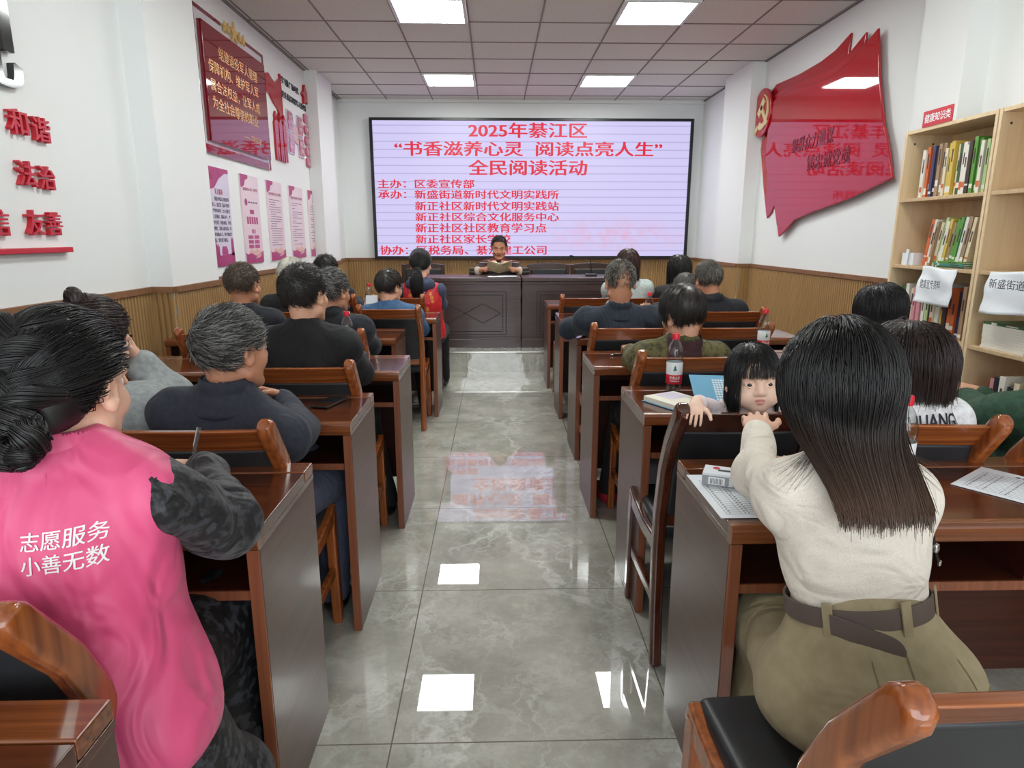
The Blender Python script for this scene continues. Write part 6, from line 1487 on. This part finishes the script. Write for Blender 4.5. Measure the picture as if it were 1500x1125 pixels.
hb = vol_object('hair', [cap_mesh(hd, kid_line, 0.005, 0.004)], HM['black'], M_['org'], M_['root']); strand_mesh('strands', Sk_, 0.0009, HM['black'], M_['org'], hb, 0.4)
q = Vol(0.005); q.cap(N0 - V3(0, 0, 0.012), N0 + V3(0, 0, 0.012), 0.062, 0.048, 0); q.cap(N0 - V3(0, 0, 0.03), N0 + V3(0, 0, 0.06), 0.041, 0.04, 0.003, 's')
q.ell(N0 + V3(0.02, -0.055, -0.012), (0.05, 0.022, 0.03), Rx(0.5), 0.01); q.ell(N0 + V3(-0.045, -0.045, -0.012), (0.045, 0.022, 0.028), Rx(0.5), 0.01)
vol_object('collar', [q.mesh()], MT['pale_pink'], M_['org'], M_['root'])

# ---- front right: woman in the cream sweater
def torso_L(t, S):
    P, N, u, Rt, f, r, up = (S[q] for q in ('P', 'N', 'u', 'Rt', 'f', 'r', 'up')); ax = N - P
    W0 = P + ax * 0.44
    t.cap(W0 - u * 0.05, W0 + u * 0.03, 0.112, 0.118, 0.03, flat=(f, 0.8)); t.ell(P + ax * 0.66, (0.122, 0.10, 0.14), Rt, 0.06); t.ell(P + ax * 0.8 - f * 0.01, (0.12, 0.095, 0.12), Rt, 0.06)
    t.cap(S['SL'], S['SR'], 0.05, 0.05, 0.06); t.cap(N - u * 0.0, P + ax * 0.8, 0.05, 0.08, 0.05)
    for s_ in (S['SL'], S['SR']): t.cap(N - u * 0.005, s_, 0.042, 0.05, 0.05)
    t.cap(N, N + u * 0.2, 0.046, 0.046, 0.008, 's')
L_ = person('woman with long dark hair in a cream sweater and khaki trousers, at the right desk', (0.70, 1.07), (0.655, 1.21, 1.105), hyaw=-0.1, hpitch=-0.05, skin='fair', sh=0.10, top=MT['cream'], top_name='sweater', torso=torso_L, wrinkles=0.005, legs_mat=None, shoe_mat=MT['black'], neck=(0.66, 1.165, 0.975), res=0.007, hres=0.0045, pz=0.55,
    el=(0.60, 1.425, 0.86), wl=(0.69, 1.635, 0.895), er=(0.855, 1.36, 0.855), wr=(0.80, 1.55, 0.825), handL=dict(fwd=(0.22, 0.92, 0.22), palm=(0.15, 0.2, -0.95), curl=(0.65, 0.7, 0.75, 0.85), thumb=0.35, fine=0.0032, k=0.0025), seed=211,
    knees=[(0.66, 1.40, 0.50), (0.83, 1.40, 0.50)], ankles=[(0.65, 1.40, 0.09), (0.80, 1.42, 0.09)], sleeve_r=0.86)
Pl, fl_, rl_ = L_['P'], L_['f'], L_['r']
q = Vol(0.009)
q.ell((0.705, 1.06, 0.585), (0.195, 0.15, 0.13), Ry(-0.05), 0.0); q.ell((0.705, 1.055, 0.54), (0.205, 0.155, 0.08), None, 0.05)
Wl = Pl + (L_['N'] - Pl) * 0.42; q.cap(Wl - L_['u'] * 0.05, Wl + L_['u'] * 0.012, 0.128, 0.122, 0.07, flat=(fl_, 0.82))
q.chain([V3(0.62, 1.10, 0.54), V3(0.655, 1.36, 0.51), V3(0.645, 1.38, 0.13)], [0.10, 0.085, 0.085], 0.05); q.chain([V3(0.80, 1.10, 0.55), V3(0.82, 1.40, 0.52), V3(0.80, 1.42, 0.13)], [0.10, 0.085, 0.09], 0.05)
L_['trousers'] = vol_object('trousers', [q.mesh(wrinkle(77, 0.007, 15.0))], MT['khaki'], L_['org'], L_['root'])
# belt: a band around the waistband, its free end hanging, and loops
ub, fb, rb = V3(*L_['u']), fl_, rl_
def ring(ht, rad, n=56, a0=0.0, a1=2 * PI, th=0.004, z0=0.0, wob=0.0):
    Rb = rot_from(ub, fb); V = []; F = []
    for i in range(n + 1):
        a = a0 + (a1 - a0) * i / n; d_ = Rb @ V3(math.cos(a) * rad, math.sin(a) * rad * 0.85, 0); nn = Rb @ V3(math.cos(a), math.sin(a), 0)
        for dr_, z in ((0, z0), (th, z0), (th, z0 + ht), (0, z0 + ht)): V.append(tuple(Wl + d_ + nn * dr_ + ub * (z + wob * math.sin(3 * a))))
    for i in range(n): F += [[4*i+k, 4*i+(k+1) % 4, 4*i+4+(k+1) % 4, 4*i+4+k] for k in range(4)]
    F += [[3, 2, 1, 0], [4*n, 4*n+1, 4*n+2, 4*n+3]]
    mb = MB(); mb.add([tuple(V3(*p) - L_['org']) for p in V], F); return mb
belt = ring(0.036, 0.127, z0=-0.022).build('belt', MT['belt'], L_['root'], 0.001)
for a_ in (-2.35, -1.35, -0.45): ring(0.06, 0.1325, 4, a_ - 0.07, a_ + 0.07, 0.004, -0.034).build('belt_loop', MT['khaki'], L_['root'], 0.001)
Rb = rot_from(ub, fb)
def bp(a, z, rad=0.134): return Wl + Rb @ V3(math.cos(a) * rad, math.sin(a) * rad * 0.85, 0) + ub * z - L_['org']
mb = MB(); VV = []; n = 30
for i in range(n + 1):
    u_ = i / n; a = -2.32 + 0.85 * u_; zc = -0.01 - 0.045 * u_ ** 1.3; hw = 0.018 * (1 if u_ < 0.86 else math.sqrt(max(0.02, 1 - ((u_ - 0.86) / 0.14) ** 2)))
    for rr_, z in ((0.134, zc - hw), (0.138 + 0.012 * u_, zc - hw), (0.138 + 0.012 * u_, zc + hw), (0.134, zc + hw)): VV.append(tuple(bp(a, z, rr_)))
mb.add(VV, [[4*i+k, 4*i+(k+1) % 4, 4*i+4+(k+1) % 4, 4*i+4+k] for i in range(n) for k in range(4)] + [[3, 2, 1, 0], [4*n, 4*n+1, 4*n+2, 4*n+3]])
mb.build('belt_end', MT['belt'], L_['root'], 0.001)
def drape(rows, target, o0, U, Vv, N, th, material, parent, name):
    """thin strips (u0,v0)-(u1,v1) of half-width th laid onto the cloth"""
    bv = bvh_of([target]); O, U, Vv, N = map(Vector, (o0, U, Vv, N)); mb = MB(); org = Vector(parent.location)
    for (a0, b0), (a1, b1) in rows:
        n = 14; d = Vector((a1 - a0, b1 - b0)); d.normalize(); V = []
        for i in range(n + 1):
            for s in (-1, 1):
                x, y = a0 + (a1 - a0) * i / n - d.y * th * s, b0 + (b1 - b0) * i / n + d.x * th * s
                p = O + U * x + Vv * y + N * 0.3; hit = bv.ray_cast(p, -N, 1.0); V.append((hit[0] if hit[0] else p - N * 0.3) + N * 0.0015 - org)
        mb.add(V, [[2*i, 2*i+1, 2*i+3, 2*i+2] for i in range(n)])
    me = bpy.data.meshes.new(name); me.from_pydata(mb.v, [], mb.f); me.update(); return link(name, me, material, parent)
seam = cloth('khaki_seam', (112, 100, 74))
drape([((0.0, 0.11), (0.02, -0.1))], L_['trousers'], (0.70, 0.95, 0.60), (1, 0, 0), (0, 0, 1), (0, -0.9, 0.43), 0.0012, seam, L_['root'], 'back_seam')
drape([((0.0, 0.0), (0.085, 0.022)), ((0.0, -0.016), (0.085, 0.006)), ((0.0, 0.0), (0.0, -0.016)), ((0.085, 0.022), (0.085, 0.006))], L_['trousers'], (0.79, 0.95, 0.62), (1, 0, 0), (0, 0, 1), (0, -0.9, 0.43), 0.0012, seam, L_['root'], 'welt_pocket')
drape([((-0.06, 0.10), (-0.055, 0.03)), ((0.10, 0.10), (0.12, 0.045))], L_['trousers'], (0.70, 0.95, 0.60), (1, 0, 0), (0, 0, 1), (0, -0.9, 0.43), 0.0009, seam, L_['root'], 'dart')
hd = L_['hd']; N0 = L_['N']
long_line = bob_line
def drape_back(S, lay):   # the long hair is gathered behind the shoulders and lies on the back
    z = S[:, :, 2]; t_ = np.clip((1.11 - z) / 0.17, 0, 1); t_ = t_ * t_ * (3 - 2 * t_)
    xc = 0.655 - 0.018 * t_; S[:, :, 0] = xc + (S[:, :, 0] - xc) * (1 - 0.24 * t_)
    yb = np.interp(z, [0.90, 0.95, 1.0, 1.04, 1.10], [1.012, 1.022, 1.045, 1.075, 1.13]) + 0.35 * np.abs(S[:, :, 0] - xc) ** 1.5
    tgt = yb - lay[:, None] * 1.2; ex = S[:, :, 1] - tgt
    S[:, :, 1] = np.where(ex > 0, S[:, :, 1] - ex * t_, S[:, :, 1]); return S
Sl = grow(hd, 11500, 0.50, 24, 0.40, 0.02, (0.0, 0.01, 0.13), line=long_line, layer=(0.004, 0.030), seed=212, jit=0.03, zend=0.962, back=0.35, post=drape_back)
capL = Vol(0.006); capL.ell(hd.w((0, -0.014, 0.036)), V3(0.085, 0.105, 0.095), hd.R, 0); capL.chain([hd.w((0.0, -0.06, 0.0)), hd.w((0.0, -0.075, -0.06)), hd.w((0.005, -0.085, -0.12))], [0.075, 0.066, 0.05], 0.03, flat=(hd.R[:, 1], 0.62))
capL.fun(lambda X: long_line(hd.loc(X)[..., 1]) - 0.0 - hd.loc(X)[..., 2] - 0.3 * (hd.loc(X)[..., 1] < -0.02), hd.c - 0.3, hd.c + 0.3, 0.006, 'i')
L_['hair'] = vol_object('hair', [capL.mesh()], HM['ombre'], L_['org'], L_['root']); strand_mesh('strands', Sl, 0.00095, HM['ombre'], L_['org'], L_['hair'], 0.45)
r_ = np.random.default_rng(8); fl = []
for i in range(70):
    s = -1 if i % 3 else 1; p = hd.w((s * r_.uniform(0.03, 0.06), -0.06, -0.075)); e = N0 + V3(s * r_.uniform(0.10, 0.16), -0.03 - r_.uniform(0, 0.05), -0.0 + r_.uniform(-0.03, 0.02)); m_ = (p + e) / 2 + V3(0, -0.03, 0.01)
    fl.append([(1-t_)**2 * p + 2*t_*(1-t_) * m_ + t_*t_ * e for t_ in np.linspace(0, 1, 8)])
strand_mesh('loose_hairs', np.array(fl), 0.0006, HM['ombre'], L_['org'], L_['hair'])

# ================================================================ SMALL THINGS
def bottle(x, y, z, label):
    t = thing('water_bottle', label, 'bottle', (x, y, z), random.uniform(-0.3, 0.3), 'red-capped water bottles')
    prof = [(0.0, 0.004), (0.020, 0.0), (0.029, 0.004), (0.031, 0.012), (0.030, 0.028), (0.0315, 0.034), (0.0315, 0.122), (0.030, 0.13), (0.0325, 0.142), (0.032, 0.158), (0.028, 0.178), (0.020, 0.198), (0.0125, 0.208), (0.012, 0.216)]
    MB().lathe(prof, n=28).build('bottle_body', M['pet'], t, smooth=True)
    MB().lathe([(0.0, 0.212), (0.0148, 0.212), (0.015, 0.214), (0.015, 0.232), (0.0135, 0.235), (0.0, 0.235)], n=28).build('cap', M['cap_red'], t, smooth=True)
    MB().lathe([(0.0318, 0.072), (0.0322, 0.073), (0.0322, 0.121), (0.0318, 0.122)], n=32).build('label_top', M['label_white'], t, smooth=True)
    MB().lathe([(0.0318, 0.034), (0.0324, 0.035), (0.0324, 0.0715), (0.0318, 0.0725)], n=32).build('label_bottom', M['label_red'], t, smooth=True)
    def wrap(V, F, u0, u1, v0, v1, R_):
        P = []
        for p in V: a = -PI / 2 + (u0 + (u1 - u0) * float(p[0])) / R_; R2 = R_ + (float(p[2]) if len(p) > 2 else 0); P.append((R2 * math.cos(a), R2 * math.sin(a), v0 + (v1 - v0) * float(p[1])))
        return P
    g = MB()
    for (s, a0, a1, b0, b1) in (('农夫山泉', -0.022, 0.022, 0.054, 0.067), ('饮用天然水', -0.020, 0.020, 0.044, 0.050)):
        V, F = text_mesh(s, 0.02); g.add(wrap(V, F, a0, a1, b0, b1, 0.0328), F)
    g.build('lettering', M['label_white'], t)
    g = MB(); tri = [(0.5, 1), (0.72, 0.6), (0.62, 0.62), (0.9, 0.22), (0.56, 0.26), (0.56, 0), (0.44, 0), (0.44, 0.26), (0.1, 0.22), (0.38, 0.62), (0.28, 0.6)]
    g.add(wrap(tri, None, -0.011, 0.011, 0.084, 0.112, 0.0326), [list(range(len(tri)))]); g.build('emblem', M['label_green'], t)
    return t
BP = None
for x, y, z, lab in [(0.718, 2.565, 0.787, 'water bottle behind the open blue book, nearest in the aisle row'), (1.43, 3.43, 0.787, 'water bottle standing alone in the middle of the right column, before the ribbed wall'), (0.92, 3.36, 0.787, 'water bottle mostly hidden behind the olive-jacketed person'),
    (1.0, 1.52, 0.787, 'water bottle on the right desk, partly behind the long hair'), (-0.765, 3.38, 0.787, 'water bottle beside the plain black jacket shoulder on the left'), (-1.0, 4.38, 0.787, 'water bottle by the man with salt-and-pepper hair'), (-1.03, 5.42, 0.787, 'small far water bottle left of the blue-shirted man'),
    (0.93, 5.33, 0.787, 'far water bottle just left of the navy suit man\'s head'), (1.06, 4.5, 0.787, 'far water bottle below the pale denim jacket'), (1.36, 6.34, 0.787, 'farthest water bottle to the right of the pale denim jacket')]:
    if BP is None: o = BP = bottle(x, y, z, lab)
    else: o = copy_tree(BP)
    o.location = (x, y, z); o.rotation_euler = (0, 0, random.uniform(-0.25, 0.25)); tag(o, lab)
t = thing('phone', 'black smartphone lying on the glossy left desk', 'phone', (-0.625, 2.40, 0.787), -0.28)
MB().bx(-0.037, 0.037, -0.078, 0.078, 0, 0.0085).build('case', M['black_plastic'], t, 0.004)
MB().bx(-0.033, 0.033, -0.073, 0.073, 0.0085, 0.0092).build('screen', M['glass_black'], t)
pen((0.60, 3.37, 0.7915), (0.9, 0.35, 0.0), 'black pen lying on the desk beyond the open book', m=M['black_plastic'])
t = thing('open_book', 'open book on the desk with its sky-blue cover tipped up', 'book', (0.745, 2.40, 0.787), 0.5)
blue = mat('sky_blue_cover', srgb(116, 176, 208), 0.45)
MB().bx(-0.16, 0.0, -0.10, 0.10, 0.0, 0.0015).build('back_cover', blue, t)
MB().bx(-0.155, -0.002, -0.097, 0.097, 0.0015, 0.02).build('pages', M['pages'], t, 0.002)
MB().bx(-0.11, -0.02, 0.0, 0.09, 0.02, 0.0206).build('bookmark_slip', M['poster_lilac'], t)
pl = MB().bx(0.0, 0.25, -0.001, 0.001, 0.0, 0.145).build('blue_cover', blue, t, 0.0006); pl.location = (-0.05, -0.075, 0.003); pl.rotation_euler = (-0.85, 0.05, -0.42)
sm = MB()
for i in range(9):
    for j in range(7): sm.bx(0.085 + 0.011 * j, 0.093 + 0.011 * j, -0.0016, -0.001, 0.03 + 0.011 * i, 0.037 + 0.011 * i)
sm.build('print_lines', M['label_white'], pl)
def sheet_print(t, w2, h2, rows, cols, head=None):
    g = MB()
    for i in range(rows + 1): g.bx(0.02, w2 - 0.02, 0.02 + (h2 - 0.06) * i / rows - 0.0003, 0.02 + (h2 - 0.06) * i / rows + 0.0003, 0.0008, 0.001)
    for c in cols: g.bx(0.02 + (w2 - 0.04) * c - 0.0003, 0.02 + (w2 - 0.04) * c + 0.0003, 0.02, h2 - 0.04, 0.0008, 0.001)
    rr = random.Random(4)
    for i in range(rows):
        z = 0.02 + (h2 - 0.06) * (i + 0.35) / rows
        for c0, c1 in zip(cols, cols[1:]):
            a = 0.02 + (w2 - 0.04) * (c0 + 0.2 * (c1 - c0)); n = max(1, int((c1 - c0) * 9))
            for k in range(n): g.bx(a + 0.008 * k, a + 0.008 * k + rr.uniform(0.003, 0.006), z, z + 0.004, 0.0008, 0.001)
    g.build('print_lines', M['ink'], t)
    if head: lettering([(head, w2 * 0.28, w2 * 0.72, h2 - 0.03, h2 - 0.018)], (0, 0, 0.001), (1, 0, 0), (0, 1, 0), (0, 0, 1), M['ink'], t)
t = thing('form_sheet', 'printed form sheet under the paper box on the right desk', 'paper', (0.50, 1.345, 0.7865), 0.0); MB().bx(0, 0.21, 0, 0.27, 0, 0.0008).build('paper', M['white_paper'], t); sheet_print(t, 0.21, 0.27, 18, [0, 0.2, 0.45, 0.7, 1.0])
t = thing('sign_in_sheet', 'white printed sign-in sheet at the right edge of the right desk', 'paper', (1.15, 1.535, 0.7865), -0.95); MB().bx(0, 0.297, 0, 0.21, 0, 0.0008).build('paper', M['white_paper'], t); sheet_print(t, 0.297, 0.21, 12, [0, 0.12, 0.3, 0.5, 0.65, 0.85, 1.0], '全民阅读活动签到表')
t = thing('ink_box', 'white and grey printed carton on the form sheet', 'carton', (0.60, 1.545, 0.788), -0.42)
MB().bx(-0.075, 0.075, -0.032, 0.032, 0, 0.032).build('carton', M['white_paper'], t, 0.0012)
M['carton_grey'] = mat('carton_grey', srgb(150, 152, 156), 0.5)
MB().bx(-0.075, 0.075, -0.0326, -0.032, 0.001, 0.026).build('grey_band', M['carton_grey'], t)
g = MB(); g.bx(-0.06, -0.02, -0.0332, -0.0326, 0.004, 0.023); g.build('barcode_field', M['label_white'], t)
g = MB()
for k in range(9): g.bx(-0.055 + 0.0035 * k, -0.0535 + 0.0035 * k, -0.0336, -0.0332, 0.006, 0.02)
g.build('barcode', M['ink'], t)
g = MB(); g.lathe([(0, 0.032), (0.009, 0.032), (0.009, 0.0326), (0, 0.0326)], c=(-0.045, 0.012, 0), n=16); g.build('logo', M['label_red'], t)
g = MB(); g.bx(-0.04, 0.05, -0.008, 0.004, 0.032, 0.0325); g.build('picture', M['ink'], t)
g = MB()
for i in range(4):
    for j in range(6): g.bx(-0.01 + 0.012 * j, -0.001 + 0.012 * j, -0.0332, -0.0326, 0.004 + 0.0055 * i, 0.0075 + 0.0055 * i)
g.build('print_grid', M['label_white'], t)
t = thing('cord_lock', 'black drawstring with a silver bead hanging beside the cream sweater', 'drawstring', (0.868, 1.22, 0.835))
MB().tube([(-0.03, -0.01, 0.0), (0.0, -0.012, -0.008), (0.018, -0.012, -0.03), (0.026, -0.012, -0.058), (0.038, -0.012, -0.088)], 0.0035, 8).build('cord', M['black_plastic'], t, smooth=True)
MB().lathe([(0, -0.011), (0.008, -0.008), (0.010, 0), (0.008, 0.008), (0, 0.011)], c=(0.025, -0.012, -0.055), n=14).build('bead', M['steel'], t, smooth=True)
MB().lathe([(0, -0.004), (0.0048, -0.004), (0.0048, 0.005), (0, 0.005)], c=(0.039, -0.012, -0.09), n=12).build('end_cap', M['steel'], t, smooth=True)
def papers(loc, rz, label, n=1):
    mb = MB()
    for k in range(n): mb.box((0, 0, 0.001 + 0.002 * k), (0.21, 0.297, 0.0012), Matrix.Rotation(0.1 * k, 3, 'Z'))
    o = mb.build('paper_sheet', M['white_paper']); o.location = loc; o.rotation_euler = (0, 0, rz); return tag(o, label, 'paper')
papers((1.30, 6.22, 0.787), 0.4, 'loose papers on the front right desk')
t = thing('document_holder', 'white document holder standing on the far left desk', 'document holder', (-0.99, 5.3, 0.787), 0.1)
MB().box((0, 0, 0.075), (0.09, 0.006, 0.15), Matrix.Rotation(-0.25, 3, 'X')).build('plate', M['white_paper'], t); MB().bx(-0.04, 0.04, -0.03, 0.05, 0, 0.006).build('foot', M['white_paper'], t)
